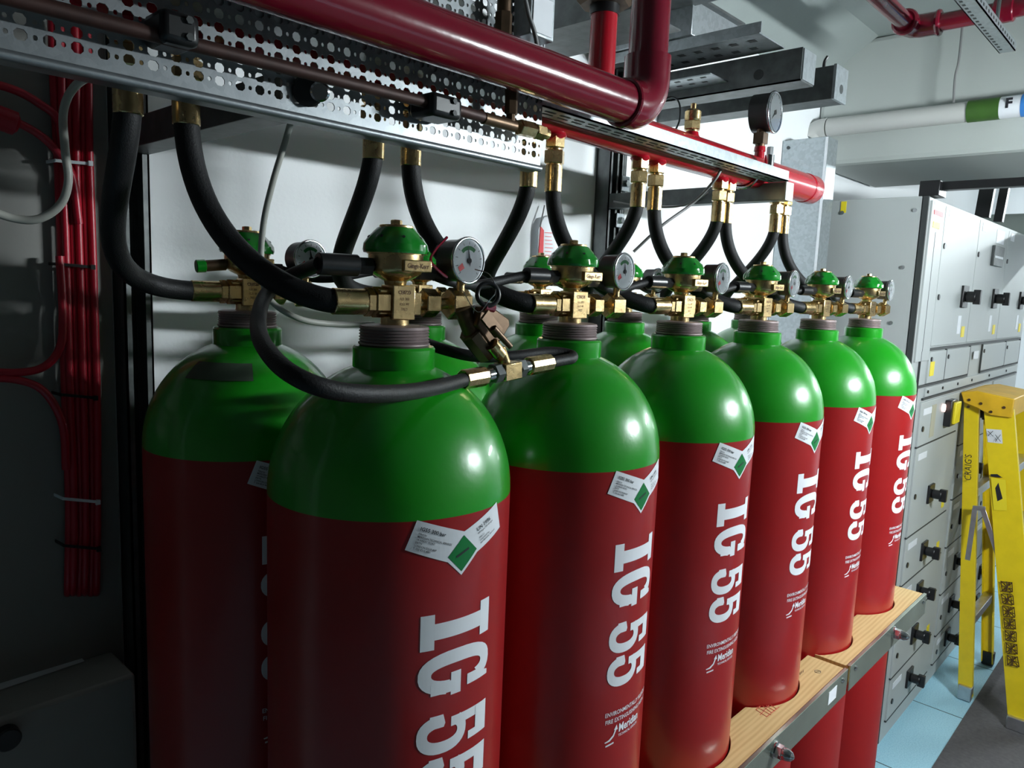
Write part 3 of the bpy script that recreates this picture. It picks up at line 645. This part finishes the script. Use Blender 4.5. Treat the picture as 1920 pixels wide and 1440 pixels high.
cable('drooping_cable', 'thin grey cable drooping under the bracket arm behind the hoses', [at(1150, 378, y=.45), at(1200, 386, y=.4), at(1262, 388, y=.35), at(1300, 378, y=.3), at(1330, 360, y=.25)], .0024, M_gcable)
cable('arched_cable', 'thin dark cable arching beside the brass relief valve', [at(1245, 185, y=.3), at(1262, 182, y=.28), at(1274, 195, y=.25), at(1274, 225, y=.2), at(1266, 245, y=.16)], .0020, M_black)
cable('grey_feed_cable', 'grey cable running down beside the box at the top of the tray', [at(985, 0, y=.03), at(992, 30, y=.03), at(1002, 60, y=.03), at(1008, 90, y=.03)], .0030, M_gcable)
# red fire cables
Yc = .568
for k, (xt, xm, xb) in enumerate([(97, 108, 128), (112, 118, 138), (127, 131, 150), (140, 143, 160), (152, 156, 172), (163, 168, 182)]):
    y = Yc-.006*(k % 2)
    tag(MB().tube(spline([at(xt, 40, y=y), at(xt+3, 150, y=y), at(xm, 300, y=y), at(xm+7, 500, y=y), at(xm+14, 750, y=y), at(xb+1, 950, y=y), at(xb-1, 1095-4*(k % 2), y=y), at(xb-1, 1115, y=y+.03)]), .0052, 10).build('red_cable', M_rcable, ang=60),
        f'red sheathed cable, {["leftmost", "second from left", "third from left", "third from right", "second from right", "rightmost"][k]} of the vertical bundle by the far left wall', 'cable', 'vertical bundle of red cables')
for pts, lab in (([(-30, 152), (30, 170), (75, 195), (108, 225), (118, 290)], 'red cable bending from the upper left edge into the vertical bundle'),
                 ([(-30, 218), (25, 228), (70, 250), (105, 282), (135, 330), (148, 420)], 'red cable curving from the round red gland into the bundle'),
                 ([(-30, 697), (40, 698), (85, 686), (113, 650), (118, 590), (112, 480)], 'red cable sweeping up from the left edge into the bundle'),
                 ([(-30, 708), (30, 712), (75, 728), (105, 765), (120, 810), (124, 880)], 'red cable sweeping down from the left edge into the bundle')):
    tag(MB().tube(spline([at(*q, y=.553) for q in pts]), .0056, 10).build('red_cable', M_rcable, ang=60), lab, 'cable', 'curved red cables joining the bundle')
p = at(2, 222, y=.553); m_ = MB(); m_.lathe([(-.02, .010), (-.016, .016), (.008, .016), (.012, .011)], p, (-1, 0, .25), 20)
tag(m_.build('cable_gland', M_rcable), 'round red cable gland at the far left picture edge', 'cable gland')
for yy_, m, lab in ((303, M_paper, 'white cable tie around the upper part of the red cable bundle'), (937, M_paper, 'white cable tie around the lower part of the red cable bundle'), (497, M_black, 'upper black cable tie around the red cable bundle'), (742, M_black, 'middle black cable tie around the red cable bundle'), (1025, M_black, 'lowest black cable tie around the red cable bundle')):
    a = at(104+.022*(yy_-300), yy_-2, y=.550); b = at(170+.022*(yy_-300), yy_+4, y=.550)
    m_ = MB(); m_.bar(a, b, (0, 0, 1), .0042, .0016); m_.bar(a, a+V((-.003, .03, 0)), (0, 0, 1), .0042, .0016); m_.bar(b, b+V((.003, .03, 0)), (0, 0, 1), .0042, .0016); m_.bar(b+V((-.004, -.002, 0)), b+V((.002, -.002, 0)), (0, 0, 1), .007, .005)
    tag(m_.build('cable_tie', m, smooth=False), lab, 'cable tie', 'cable ties on the red bundle')
# grey box lower left
t = thing('control_box', 'low grey metal control box in the dark lower left corner', 'box', (-.5, .54, .3))
MB().box((-1.0, .485, .25), (-.106, .585, 1.17)).build('box_body', M_putty, t, bevel=.006)
m_ = MB(); kc = at(10, 1378, y=.485); m_.cyl(kc, kc+V((0, -.018, 0)), .016, n=24, bev=.002); m_.build('round_knob', M_black, t)
pa = [at(100, 1180, z=1.1712), at(158, 1240, z=1.1712), at(0, 1294, z=1.1712), at(-60, 1230, z=1.1712)]
o = MB().prism(pa, (0, 0, .0012)).build('paper_sheet', M_paper, smooth=False); tag(o, 'sheet of paper lying on top of the grey box', 'paper')
# red and white hanging tag on the wall
t = thing('warning_tag', 'red and white tag hanging on the wall behind the second front valve', 'tag', at(1026, 440, y=.575))
MB().prism([at(1020, 408, y=.58), at(1040, 402, y=.58), at(1040, 505, y=.58), at(1008, 505, y=.58), at(1010, 430, y=.58)], (0, .002, 0)).build('white_card', M_paper, t, smooth=False)
MB().prism([at(1014, 424, y=.578), at(1020, 432, y=.578), at(1018, 505, y=.578), at(1008, 505, y=.578)], (0, .0015, 0)).build('red_stripe', M_pinkred, t, smooth=False)
m_ = MB(); m_.tube([at(1021, 385, y=.585), at(1013, 425, y=.578)], .0018, 6); m_.build('string', M_gcable, t)
m_ = MB()
for k in range(7): a = at(1022, 436+7*k, y=.5775); b = at(1037-(k*3) % 4, 437+7*k, y=.5775); m_.bar(a, b, (0, 0, 1), .0012, .0004)
m_.build('print_lines', M_pinkred, t, smooth=False)
# ------------------------------------------------------------------ timber retaining rails
def rail(x0, x1, cyl_i, lab, stud_x, sticker=False):
    y0, y1, z0, z1 = -.168, -.086, .960, 1.003
    t = thing('retaining_rail', lab, 'retaining board', ((x0+x1)/2, y0, z0), 'retaining boards around the front cylinders')
    pts = [(x0, y0), (x1, y0), (x1, y1)]
    for i in reversed(cyl_i):
        cx = cyls['F', i].x; rr = R+.003; h = math.acos(min(1, -y1/rr))
        xs = [(cx+rr*math.sin(a), -rr*math.cos(a)) for a in [h-2*h*k/20 for k in range(21)]]
        pts += [q for q in xs if x0 < q[0] < x1]
    pts.append((x0, y1))
    MB().prism([(a, b, z0) for a, b in pts], (0, 0, z1-z0)).build('timber', M_wood, t, smooth=False, bevel=.0012)
    m = MB(); m.box((x0, y0-.004, z0-.012), (x1, y0, z1+.0015)); m.box((x0, y0-.004, z1), (x1, y0+.004, z1+.0022))
    me = m.build('steel_strip', M_zinc, t, smooth=False, bevel=.0008)
    for x in (x0+.03, x1-.03):
        k = MB(); k.lathe([(0, .0055), (.002, .0052), (.0035, .003)], (x, y0-.004, z0+.030), (0, -1, 0), 16); k.build('screw', M_chrome, t)
    for x in stud_x:
        k = MB(); k.cyl((x, y0-.004, .985), (x, y0-.008, .985), .0155, n=24); k.cyl((x, y0-.007, .985), (x, y0-.020, .985), .0125, n=6, bev=.001)
        k.lathe([(0, .0112), (.008, .0110), (.015, .008), (.019, .003)], (x, y0-.020, .985), (0, -1, 0), 20); k.build('dome_nut', M_chrome, t, ang=25)
    if sticker: 
        MB().box((x1-.105, y0-.0046, .965), (x1-.062, y0-.004, .992)).build('white_sticker', M_paper, t, smooth=False)
        m = MB(); cx, cy = at(1440, 1328, z=z1).x, at(1440, 1328, z=z1).y; P_ = lambda a, b: V((cx+a, cy+b, z1+.0004))
        for a in ((-.03, -.012, -.022, .014), (-.018, -.014, -.012, .016), (-.01, -.012, .0, .012), (.0, -.014, .008, .014), (.01, -.012, .018, .012), (-.034, .0, .026, .004), (-.03, -.011, .02, -.013), (-.02, .014, .03, .012)):
            m.bar(P_(a[0], a[1]), P_(a[2], a[3]), (0, 0, 1), .0003, .0014)
        m.build('red_stamp', mat('faded_red_ink', (.55, .12, .07), .6), t, smooth=False)
        m = MB(); m.torus((x1-.058, -.13, z1+.0003), (0, 0, 1), .006, .0005, 16, 4); m.bar((x1-.066, -.127, z1+.0004), (x1-.05, -.134, z1+.0004), (0, 0, 1), .0003, .001)
        for k in range(3): m.bar((x1-.10+.008*k, -.11, z1+.0004), (x1-.09+.008*k, -.106, z1+.0004), (0, 0, 1), .0003, .0008)
        m.build('pencil_mark', M_ink, t, smooth=False)
rail(-.15, .472, (0, 1), 'pine retaining board hidden around the two nearest front cylinders', [.149])
rail(.487, 1.083, (2, 3), 'pine retaining board with red stamp and white sticker, nearer of the two in view', [.725], True)
rail(1.098, 1.668, (4, 5), 'pine retaining board with strong grain beside the switchboard, farther of the two in view', [1.392])
# ------------------------------------------------------------------ switchboard
CX0, CX1, CY, CZ = 2.42, 4.45, .125, 2.148
t = thing('switchboard', 'long pale grey electrical switchboard cabinet with black rotary switches', 'switchboard', (3.4, .36, 0))
MB().box((CX0, CY+.02, .0), (CX1, .598, CZ)).build('carcass', M_cab, t, bevel=.003)
MB().box((CX0, CY+.004, .0), (CX0+.008, CY+.026, CZ)).build('corner_gasket', M_seam, t, smooth=False)
MB().box((CX0+.010, CY+.004, .03), (CX1, CY+.02, CZ-.002)).build('front_frame', M_cab, t, bevel=.002)
SX = [2.515, 2.62, 3.165, 3.76, 4.395]
def door(x0, x1, z0, z1, nm='door'):
    return MB().box((x0+.003, CY-.003, z0+.003), (x1-.003, CY+.006, z1-.003)).build(nm, M_cab, t, bevel=.0015)
def seam(x0, z0, x1, z1, w_=.006):
    if abs(x1-x0) > abs(z1-z0): return MB().box((x0, CY-.0036, z0-w_/2), (x1, CY+.004, z0+w_/2)).build('seam', M_seam, t, smooth=False)
    return MB().box((x0-w_/2, CY-.0036, min(z0, z1)), (x0+w_/2, CY+.004, max(z0, z1))).build('seam', M_seam, t, smooth=False)
def lock(d, x, z, r=.008):
    MB().cyl((x, CY-.007, z), (x, CY-.002, z), r, n=16).build('lock', M_black, d)
def rotary(d, x, z, s_=.042, big=False):
    m = MB(); m.box((x-s_, CY-.012, z-s_*1.0), (x+s_, CY-.002, z+s_*1.0)); k = m.build('switch_plate', M_black, d, bevel=.002)
    m = MB(); m.cyl((x, CY-.012, z), (x, CY-.050, z), s_*.50, n=20, bev=.003); m.box((x-s_*.26, CY-.066, z-s_*.66), (x+s_*.26, CY-.040, z+s_*.66)); m.build('switch_handle', M_black, d, bevel=.002)
def sticker(d, x0, x1, z0, z1, m, nm='sticker'): return MB().box((x0, CY-.0046, z0), (x1, CY-.003, z1)).build(nm, m, d, smooth=False)
def rect_at(d, px0, py0, px1, py1, m, nm='sticker'):
    a, b = at(px0, py0, y=CY), at(px1, py1, y=CY); return sticker(d, a.x, b.x, b.z, a.z, m, nm)
d0 = door(2.44, SX[1], 1.56, CZ-.01, 'side_cover'); rect_at(d0, 1751, 378, 1766, 390, M_paper); rect_at(d0, 1750, 393, 1765, 407, M_pinkred); rect_at(d0, 1748, 415, 1759, 430, M_ybright); seam(2.517, 1.60, 2.517, 2.03, .004)
seam(2.513, .05, 2.513, 1.60, .004)
for i in range(3):
    d = door(SX[i+1], SX[i+2], 1.612, CZ-.012)
    xk = [3.028, 3.602, 4.246][i]; rotary(d, xk, 1.808, .045); lock(d, SX[i+1]+.03, 1.99, .011); lock(d, SX[i+1]+.03, 1.80, .011)
    sticker(d, xk-.05, xk+.0, 1.655, 1.73, M_paper); sticker(d, SX[i+2]-.11, SX[i+2]-.06, 1.64, 1.685, M_ybright)
    sticker(d, SX[i+1]+.05, SX[i+1]+.13, 2.09, 2.125, M_paper)
    if i == 1:
        sticker(d, 3.50, 3.66, 2.06, 2.12, M_paper); k = MB().box((3.44, CY-.016, 1.955), (3.64, CY-.003, 2.045)).build('meter_window', M_dsteel, d, bevel=.002)
        MB().box((3.455, CY-.017, 1.99), (3.62, CY-.0155, 2.00)).build('meter_strip', M_paper, d, smooth=False)
seam(2.62, 1.603, 4.395, 1.603, .010)
for a, b in ((2.62, 2.865), (2.865, 3.26), (3.50, 4.02), (4.02, 4.395)):
    d = door(a, b, 1.47, 1.596, 'vent_door'); lock(d, a+.03, 1.565, .009); seam(b, 1.47, b, 1.597, .006)
seam(3.50, 1.47, 3.50, 1.597, .006); seam(2.513, 1.466, 3.26, 1.466, .009); seam(3.50, 1.466, 4.395, 1.466, .007); sticker(t, 2.645, 2.70, 1.50, 1.555, M_ybright); sticker(t, 3.33, 3.42, 1.535, 1.57, M_paper)
d = door(2.62, 4.395, 1.42, 1.46, 'bus_cover'); seam(2.60, 1.414, 4.40, 1.414, .008)
for x in (2.65, 2.86, 3.1, 3.35, 3.7, 4.1): lock(d, x, 1.44, .006)
for x0, x1, col in ((2.535, 3.165, 0), (3.20, 3.74, 1), (3.78, 4.39, 1)):
    zs = [1.405, 1.228, .870, .675, .500, .290, .110] if col == 0 else [1.405, 1.15, .90, .675, .45, .25, .110]
    for k in range(6):
        d = door(x0+.05, x1, zs[k+1], zs[k])
        zc = (zs[k]+zs[k+1])/2; lock(d, x0+.10, zc-.02, .011); sticker(d, x0+.09, x0+.20, zs[k]-.055, zs[k]-.03, M_paper)
        if k == 0 and col == 0:
            m_ = MB().box((2.93, CY-.030, 1.275), (3.02, CY-.003, 1.385)).build('breaker_handle', M_black, d, bevel=.004); MB().box((2.955, CY-.040, 1.285), (3.04, CY-.028, 1.375)).build('yellow_grip', M_ybright, d, bevel=.003)
            MB().cyl((2.90, CY-.012, 1.355), (2.90, CY-.003, 1.355), .016, n=18).build('lit_indicator', M_lamp_r, d)
            sticker(d, 2.74, 2.80, 1.25, 1.38, mat('beige_label', (.42, .40, .30), .5))
        else: rotary(d, (x0+x1)/2, [1.3, 1.005, .762, .588, .399, .205][k] if col == 0 else zc, .038); sticker(d, x1-.10, x1-.06, zs[k+1]+.03, zs[k+1]+.07, M_ybright) if k in (1, 2, 4) else None
        seam(x0+.05, zs[k+1], x1, zs[k+1], .005)
for x in (2.42+.0,):
    for y_, z_ in ((.17, 2.10), (.42, 2.10), (.19, 1.90), (.21, 1.70)):
        m_ = MB(); m_.cyl((CX0-.004, y_, z_), (CX0, y_, z_), .007, n=12); m_.build('panel_screw', M_chrome, t)
m_ = MB(); a = at(1578, 378, x=CX0); b = at(1586, 399, x=CX0); m_.box((CX0-.002, b.y, b.z), (CX0-.0005, a.y, a.z)); m_.build('yellow_warning_label', M_ybright, t, smooth=False)
MB().box((CX0+.02, CY+.03, -.0), (CX1, CY+.04, .03)).build('plinth', M_seam, t, smooth=False)
# column beyond it
tag(MB().box((4.62, .20, 0), (4.75, .598, 2.3)).build('grey_column', mat('grey_green_paint', (.30, .34, .31), .5)), 'grey-green post standing beyond the right end of the switchboard', 'post')
# vertical trunking
tr = at(1478, 262, y=.6); 
t = thing('vertical_trunking', 'galvanised steel trunking box standing against the wall between hoses and switchboard', 'trunking', (2.30, .53, 0))
MB().box((2.250, .432, .0), (2.345, .598, 2.352)).build('trunking_body', M_steel, t, bevel=.0015)
m_ = MB(); m_.box((2.2475, .430, .0), (2.2505, .440, 2.350)); m_.build('folded_edge', M_chrome, t, smooth=False)
m_ = MB(); m_.cyl((2.246, .575, 2.325), (2.25, .575, 2.325), .006, n=10); m_.build('hole', M_seam, t)
# black frame above
t = thing('black_frame', 'black steel bar frame lying over the switchboard top', 'frame', (2.50, .14, 2.16))
m_ = MB(); m_.box((2.47, -1.4, 2.172), (2.51, .16, 2.200)); m_.build('cross_bar', M_black, t)
m_ = MB(); m_.box((2.44, .105, 2.150), (2.53, .170, 2.203)); m_.build('corner_bracket', M_black, t, bevel=.002)
for a, b, w_ in (((1853, 348), (1842, 408), .060), ((1886, 345), (1872, 416), .035)):
    m_ = MB(); m_.bar(at(*a, x=3.6), at(*b, x=3.6), (0, 1, 0), w_, .04); m_.build('post', M_black, t)
m_ = MB(); m_.box((2.51, at(1870, 348, x=3.6).y-.12, 2.29), (3.62, at(1870, 348, x=3.6).y+.02, 2.30)) if False else None
# black trunk block far right
a = at(1905, 410, x=4.2)
tag(MB().box((4.2, -.35, CZ-.10), (4.4, .02, CZ+.03)).build('dark_cable_box', M_dsteel), 'dark box on top of the switchboard at the right picture edge', 'box')
# ------------------------------------------------------------------ overhead
t = thing('drain_pipe', 'white plastic pipe with green and blue bands running across the beam', 'pipe', (2.50, 0, 2.44))
pz = 2.437; MB().cyl((2.505, .535, pz), (2.505, -2.0, pz), .034, n=32).build('pipe', M_pvc, t)
m_ = MB(); m_.tube(bez((2.505, .54, pz), (2.505, .575, pz), (2.505, .585, pz), (2.505, .6, pz-.03), 8), .036, 24); m_.build('bend', M_pvc, t)
y0, y1, y2, y3 = [at(q, 212, x=2.48).y for q in (1812, 1872, 1912, 1990)]
MB().cyl((2.505, y0, pz), (2.505, y1, pz), .0365, n=32).build('green_band', M_band, t)
MB().cyl((2.505, y1, pz), (2.505, y2, pz), .0355, n=32).build('white_band', M_paper, t)
MB().cyl((2.505, y2, pz), (2.505, y3, pz), .0362, n=32).build('blue_band', M_blue, t)
m_ = MB(); write(m_, 'F', .042, (2.505-.0362, (y1+y2)/2+.012, pz-.008), (0, -1, 0), (0, 0, 1), .002); m_.build('band_letter', M_ink, t, smooth=False)
hp = at(1787, 200, x=2.505); m_ = MB().tube(spline([(2.505, hp.y, 2.765), (2.505, hp.y-.002, 2.62), (2.505, hp.y+.004, 2.56), (2.505, hp.y, 2.47)]), .004, 8)
tag(m_.build('hanger_rod', M_gcable), 'thin bent grey hanger rod holding the white pipe', 'rod')
t = thing('sprinkler_pipe', 'red sprinkler pipe with elbow under the ceiling at the upper right', 'pipe', (2.0, .11, 2.6))
MB().cyl((.9, .125, 2.60), (1.99, .125, 2.60), .024, n=28).build('pipe_run', M_pipe, t)
MB().cyl((2.03, .07, 2.60), (2.03, -1.6, 2.60), .025, n=28).build('branch', M_pipe, t)
m_ = MB(); m_.tube([(1.96, .125, 2.60), (1.995, .125, 2.60), (2.018, .117, 2.60), (2.028, .098, 2.60), (2.03, .05, 2.60)], .033, 20); m_.torus((1.965, .125, 2.60), (1, 0, 0), .030, .008, 24, 8); m_.torus((2.03, .05, 2.60), (0, 1, 0), .030, .008, 24, 8); m_.build('elbow', M_pipe, t)
m_ = MB(); m_.cyl((2.03, -.09, 2.60), (2.03, -.14, 2.60), .034, n=24, bev=.003); m_.cyl((2.03, -.115, 2.60), (2.03, -.115, 2.655), .018, n=16); m_.build('tee', M_pipe, t)
t = thing('slotted_channel', 'slotted grey steel channel hanging across the red pipe, upper right corner', 'channel', (1.8, -.12, 2.5))
e = at(1895, 95, z=2.5); cy = e.y+.008
m_ = MB(); m_.box((.9, cy-.020, 2.497), (e.x, cy+.020, 2.500)); m_.box((.9, cy-.020, 2.497), (e.x, cy-.0175, 2.520)); m_.box((.9, cy+.0175, 2.497), (e.x, cy+.020, 2.520)); sc_ = m_.build('channel', M_steel, t, smooth=False)
m_ = MB(); x = 1.5
while x < e.x-.02: m_.box((x, cy-.0206, 2.505), (x+.012, cy-.0200, 2.512)); m_.box((x, cy+.006, 2.4964), (x+.012, cy+.013, 2.4969)); x += .028
pattern(sc_, m_, M_seam)
m_ = MB(); m_.cyl((e.x-.16, cy, 2.50), (e.x-.16, cy, 2.765), .005, n=8); m_.cyl((e.x-.16, cy, 2.50), (e.x-.16, cy, 2.515), .012, n=6); m_.build('hanger', M_dsteel, t)
# trays spanning from the wall
t = thing('duct_box', 'galvanised rectangular duct ending above the manifold, seen from below', 'duct', (1.2, .45, 2.40))
MB().box((1.09, .315, 2.375), (1.31, .598, 2.455)).build('duct_body', M_steel, t, bevel=.002)
m_ = MB(); m_.box((1.085, .300, 2.452), (1.32, .34, 2.458)); m_.build('flange', M_dsteel, t, smooth=False)
t = thing('upper_duct', 'dark steel duct end above the galvanised duct', 'duct', (.95, .4, 2.46))
MB().box((.86, .200, 2.44), (1.10, .598, 2.53)).build('duct_body', M_dsteel, t, bevel=.002); MB().box((.85, .195, 2.528), (1.112, .22, 2.536)).build('flange', M_black, t, smooth=False)
t = thing('deep_strut', 'deep dark steel channel with a round hole spanning to the wall, upper middle', 'strut', (1.25, .3, 2.3))
m_ = MB(); m_.box((1.215, .100, 2.268), (1.219, .598, 2.340)); m_.box((1.215, .100, 2.268), (1.290, .598, 2.271)); m_.box((1.286, .100, 2.268), (1.290, .598, 2.340)); m_.build('channel', M_dsteel, t, smooth=False)
MB().box((1.219, .097, 2.271), (1.286, .102, 2.338)).build('end_plate', M_steel, t, smooth=False)
m_ = MB(); h = at(1422, 140, x=1.2145); m_.cyl(h, h+V((-.0008, 0, 0)), .012, n=20); m_.build('hole', M_seam, t)
m_ = MB(); m_.box((1.09, .145, 2.345), (1.22, .598, 2.348)); m_.box((1.095, .145, 2.345), (1.098, .598, 2.372)); tl_ = m_.build('tray_strip', M_steel, t, smooth=False)
m_ = MB(); y = .17
while y < .58: m_.box((1.12, y, 2.3440), (1.135, y+.018, 2.3446)); m_.box((1.17, y+.02, 2.3440), (1.185, y+.038, 2.3446)); y += .045
pattern(tl_, m_, M_seam)
m_ = MB(); m_.box((1.13, .28, 2.290), (1.2145, .598, 2.293)); tl_ = m_.build('lower_tray_strip', M_steel, t, smooth=False)
m_ = MB(); y = .3
while y < .58: m_.box((1.14, y, 2.2890), (1.148, y+.014, 2.2896)); m_.box((1.175, y+.015, 2.2890), (1.183, y+.029, 2.2896)); y += .035
pattern(tl_, m_, M_seam)
t = thing('rear_strut', 'steel box section with holed end cap behind the deep channel', 'strut', (1.45, .3, 2.3))
MB().box((1.405, .100, 2.266), (1.480, .598, 2.345)).build('box_section', M_dsteel, t, bevel=.001)
MB().box((1.404, .094, 2.265), (1.482, .101, 2.347)).build('end_cap', M_steel, t, smooth=False)
m_ = MB(); m_.cyl((1.445, .0935, 2.295), (1.445, .094, 2.295), .011, n=16); m_.build('hole', M_seam, t)
m_ = MB(); m_.tube(spline([(1.44, .14, 2.34), (1.44, .14, 2.365), (1.445, .135, 2.38)]), .004, 8); m_.tube(spline([(1.44, .18, 2.34), (1.44, .18, 2.36)]), .006, 8); m_.build('tie_tail', M_black, t)
t = thing('cable_channel', 'shallow dark steel channel under the struts reaching the wall', 'channel', (.95, .3, 2.3))
m_ = MB(); m_.box((.70, .20, 2.30), (.745, .598, 2.36)); m_.box((.745, .20, 2.30), (.86, .598, 2.303)); m_.build('channel', M_dsteel, t, smooth=False)
# ------------------------------------------------------------------ ladder
t = thing('step_ladder', 'yellow fibreglass step ladder standing open against the switchboard', 'ladder', (3.4, -.08, 0))
TOPZ = 1.40
nr0, nr1 = V((3.20, .082, TOPZ-.04)), V((3.255, -.020, .02)); fr0, fr1 = V((3.58, .082, TOPZ-.04)), V((3.72, -.020, .02))
nf0, nf1 = V((3.185, -.022, TOPZ-.05)), V((3.14, -.262, .02)); ff0, ff1 = V((3.58, -.022, TOPZ-.05)), V((3.68, -.262, .02))
def crail(p0, p1, wdt, inward, nm):
    m = MB(); m.bar(p0, p1, (0, 1, 0), wdt, .005); d = (p1-p0).normalized()
    for s_ in (-1, 1): 
        off = V((0, s_*(wdt/2-.0025), 0)); m.bar(p0+off+V((inward*.013, 0, 0)), p1+off+V((inward*.013, 0, 0)), (0, 1, 0), .005, .028)
    return m.build(nm, M_yel, t, bevel=.001)
nr = crail(nr0, nr1, .056, 1, 'rear_rail'); fr_ = crail(fr0, fr1, .050, -1, 'rear_rail'); nf = crail(nf0, nf1, .108, 1, 'front_rail'); ff = crail(ff0, ff1, .108, -1, 'front_rail')
m_ = MB(); m_.prism([(3.165, .120, TOPZ), (3.165, .105, TOPZ-.045), (3.165, .05, TOPZ-.062), (3.165, .0, TOPZ-.085), (3.165, -.075, TOPZ-.085), (3.165, -.078, TOPZ-.005), (3.165, .06, TOPZ+.012)], (.445, 0, 0)); cp_ = m_.build('top_cap', M_yel2, t, bevel=.004)
for y_, z_ in ((.085, TOPZ-.03), (.04, TOPZ-.04), (-.045, TOPZ-.045), (.085, TOPZ-.06+.0), (.0, TOPZ-.07)):
    k = MB(); k.cyl((3.161, y_, z_), (3.166, y_, z_), .006, n=12); k.build('rivet', M_dbrass, cp_)
for p, wdt, m, h in ((nr1, .054, M_alu, .07), (nf1, .122, M_alu, .06), (ff1, .122, M_alu, .06), (fr1, .05, M_black, .07)):
    k = MB(); k.box((p.x-.02, p.y-wdt/2, .004), (p.x+.02, p.y+wdt/2, h)); k.build('foot', m, t, bevel=.003)
def lerp(a, b, z): return a+(b-a)*((a.z-z)/(a.z-b.z))
for z_ in (1.10, .83, .56, .29):
    a, b = lerp(nf0, nf1, z_), lerp(ff0, ff1, z_); k = MB(); k.box((a.x, a.y-.036, z_-.004), (b.x, a.y+.036, z_)); k.box((a.x, a.y-.038, z_-.035), (b.x, a.y-.034, z_)); k.box((a.x, a.y+.032, z_-.03), (b.x, a.y+.036, z_)); k.build('step', M_alu, t, smooth=False, bevel=.001)
for z_ in (.36, .95):
    a, b = lerp(nr0, nr1, z_), lerp(fr0, fr1, z_); k = MB(); k.box((a.x, a.y-.02, z_-.02), (b.x, a.y+.02, z_+.02)); k.build('rear_brace', M_alu, t, bevel=.002)
X_ = 3.172; B = lambda px, py: at(px, py, x=X_)
for pa_, pb_ in (((1828, 953), (1814, 1050)), ((1842, 953), (1884, 1080)), ((1824, 952), (1848, 954))):
    k = MB(); k.bar(B(*pa_), B(*pb_), (0, 1, 0), .020, .004); k.build('spreader', M_alu, t, bevel=.001)
P_ = lambda px, py: at(px, py, x=3.176)
m_ = MB(); m_.prism([P_(1849, 804), P_(1878, 806), P_(1880, 832), P_(1852, 829)], (.0006, 0, 0)); m_.build('white_sticker', M_paper, nf, smooth=False)
m_ = MB(); m_.prism([P_(1856, 864), P_(1880, 864), P_(1881, 878), P_(1858, 876)], (.0006, 0, 0)); m_.build('white_sticker', M_paper, nf, smooth=False)
def nfp(px, py): return at(px, py, x=3.165)
m_ = MB(); m_.prism([nfp(1858, 895), nfp(1886, 900), nfp(1888, 958), nfp(1863, 956)], (.0006, 0, 0)); m_.build('yellow_instruction_label', M_ybright, nf, smooth=False)
m_ = MB(); m_.prism([nfp(1857, 889), nfp(1870, 889), nfp(1880, 896), nfp(1858, 893)], (-.0006, 0, 0))
m_.prism([nfp(1866, 915), nfp(1872, 905), nfp(1880, 935), nfp(1870, 940)], (-.0006, 0, 0))
for a_, b_ in (((1852, 808), (1862, 818)), ((1862, 808), (1852, 818)), ((1866, 815), (1876, 828)), ((1876, 815), (1866, 828))): m_.bar(nfp(*a_), nfp(*b_), (1, 0, 0), .0006, .002)
m_.build('label_print', M_ink, nf, smooth=False)
# marker writing
rd = (nr1-nr0).normalized(); m_ = MB(); o_ = at(1821, 902, x=3.196); write(m_, "CRAIG'S", .038, o_+V((-.001, 0, 0)), -rd, V((0, 1, 0)), 0, 'LEFT', .85); m_.build('marker_writing', M_ink, nr, smooth=False)
fd = (nf1-nf0).normalized(); random.seed(3)
m_ = MB(); p0 = at(1888, 1100, x=3.150); 
for k in range(7):
    c_ = p0+fd*(.052*k); sd = V((0, 1, 0)); sd = (sd-fd*sd.dot(fd)).normalized()
    for a_, b_ in (((-1, -1), (1, -1)), ((1, -1), (1, 1)), ((1, 1), (-1, 1)), ((-1, 1), (-1, -1)), ((-1, -1), (1, 1)), ((1, -1), (-1, 1)), ((0, -1), (0, 1)), ((-1, .3), (1, -.2)), ((-.5, -1), (.4, 1))):
        j = lambda: random.uniform(-.12, .12)
        m_.bar(c_+sd*(a_[0]+j())*.020+fd*(a_[1]+j())*.020+V((-.0015, 0, 0)), c_+sd*(b_[0]+j())*.020+fd*(b_[1]+j())*.020+V((-.0015, 0, 0)), (1, 0, 0), .0006, .0035)
m_.build('scribbled_out_letters', mat('brown_marker', (.06, .025, .005), .6), nf, smooth=False)
# ------------------------------------------------------------------ lamps
for i, (p, ax, ln, e) in enumerate(LAMPS):
    p = V(p); ax = V(ax); sd = V((ax.y, ax.x, 0))
    t = thing('batten_light', ['short fluorescent batten hung low over the aisle beside the cylinders', 'long fluorescent batten hung across the far end of the aisle'][i], 'light', p, 'hanging battens over the aisle')
    MB().obox(p+V((0, 0, .045)), ax, sd, UP, ln/2+.05, .085, .012).build('housing', M_white, t, bevel=.003)
    MB().cyl(p-ax*ln/2, p+ax*ln/2, .018, n=16).build('tube', mat('fluorescent_tube', (1, 1, 1), .5, emit=((.88, .97, 1), tube_emission(i))), t)
    for s_ in (-.35, .35): MB().cyl(p+ax*s_*ln+V((0, 0, .05)), (p.x+ax.x*s_*ln, p.y+ax.y*s_*ln, 2.765), .003, n=8).build('hanger_rod', M_dsteel, t)
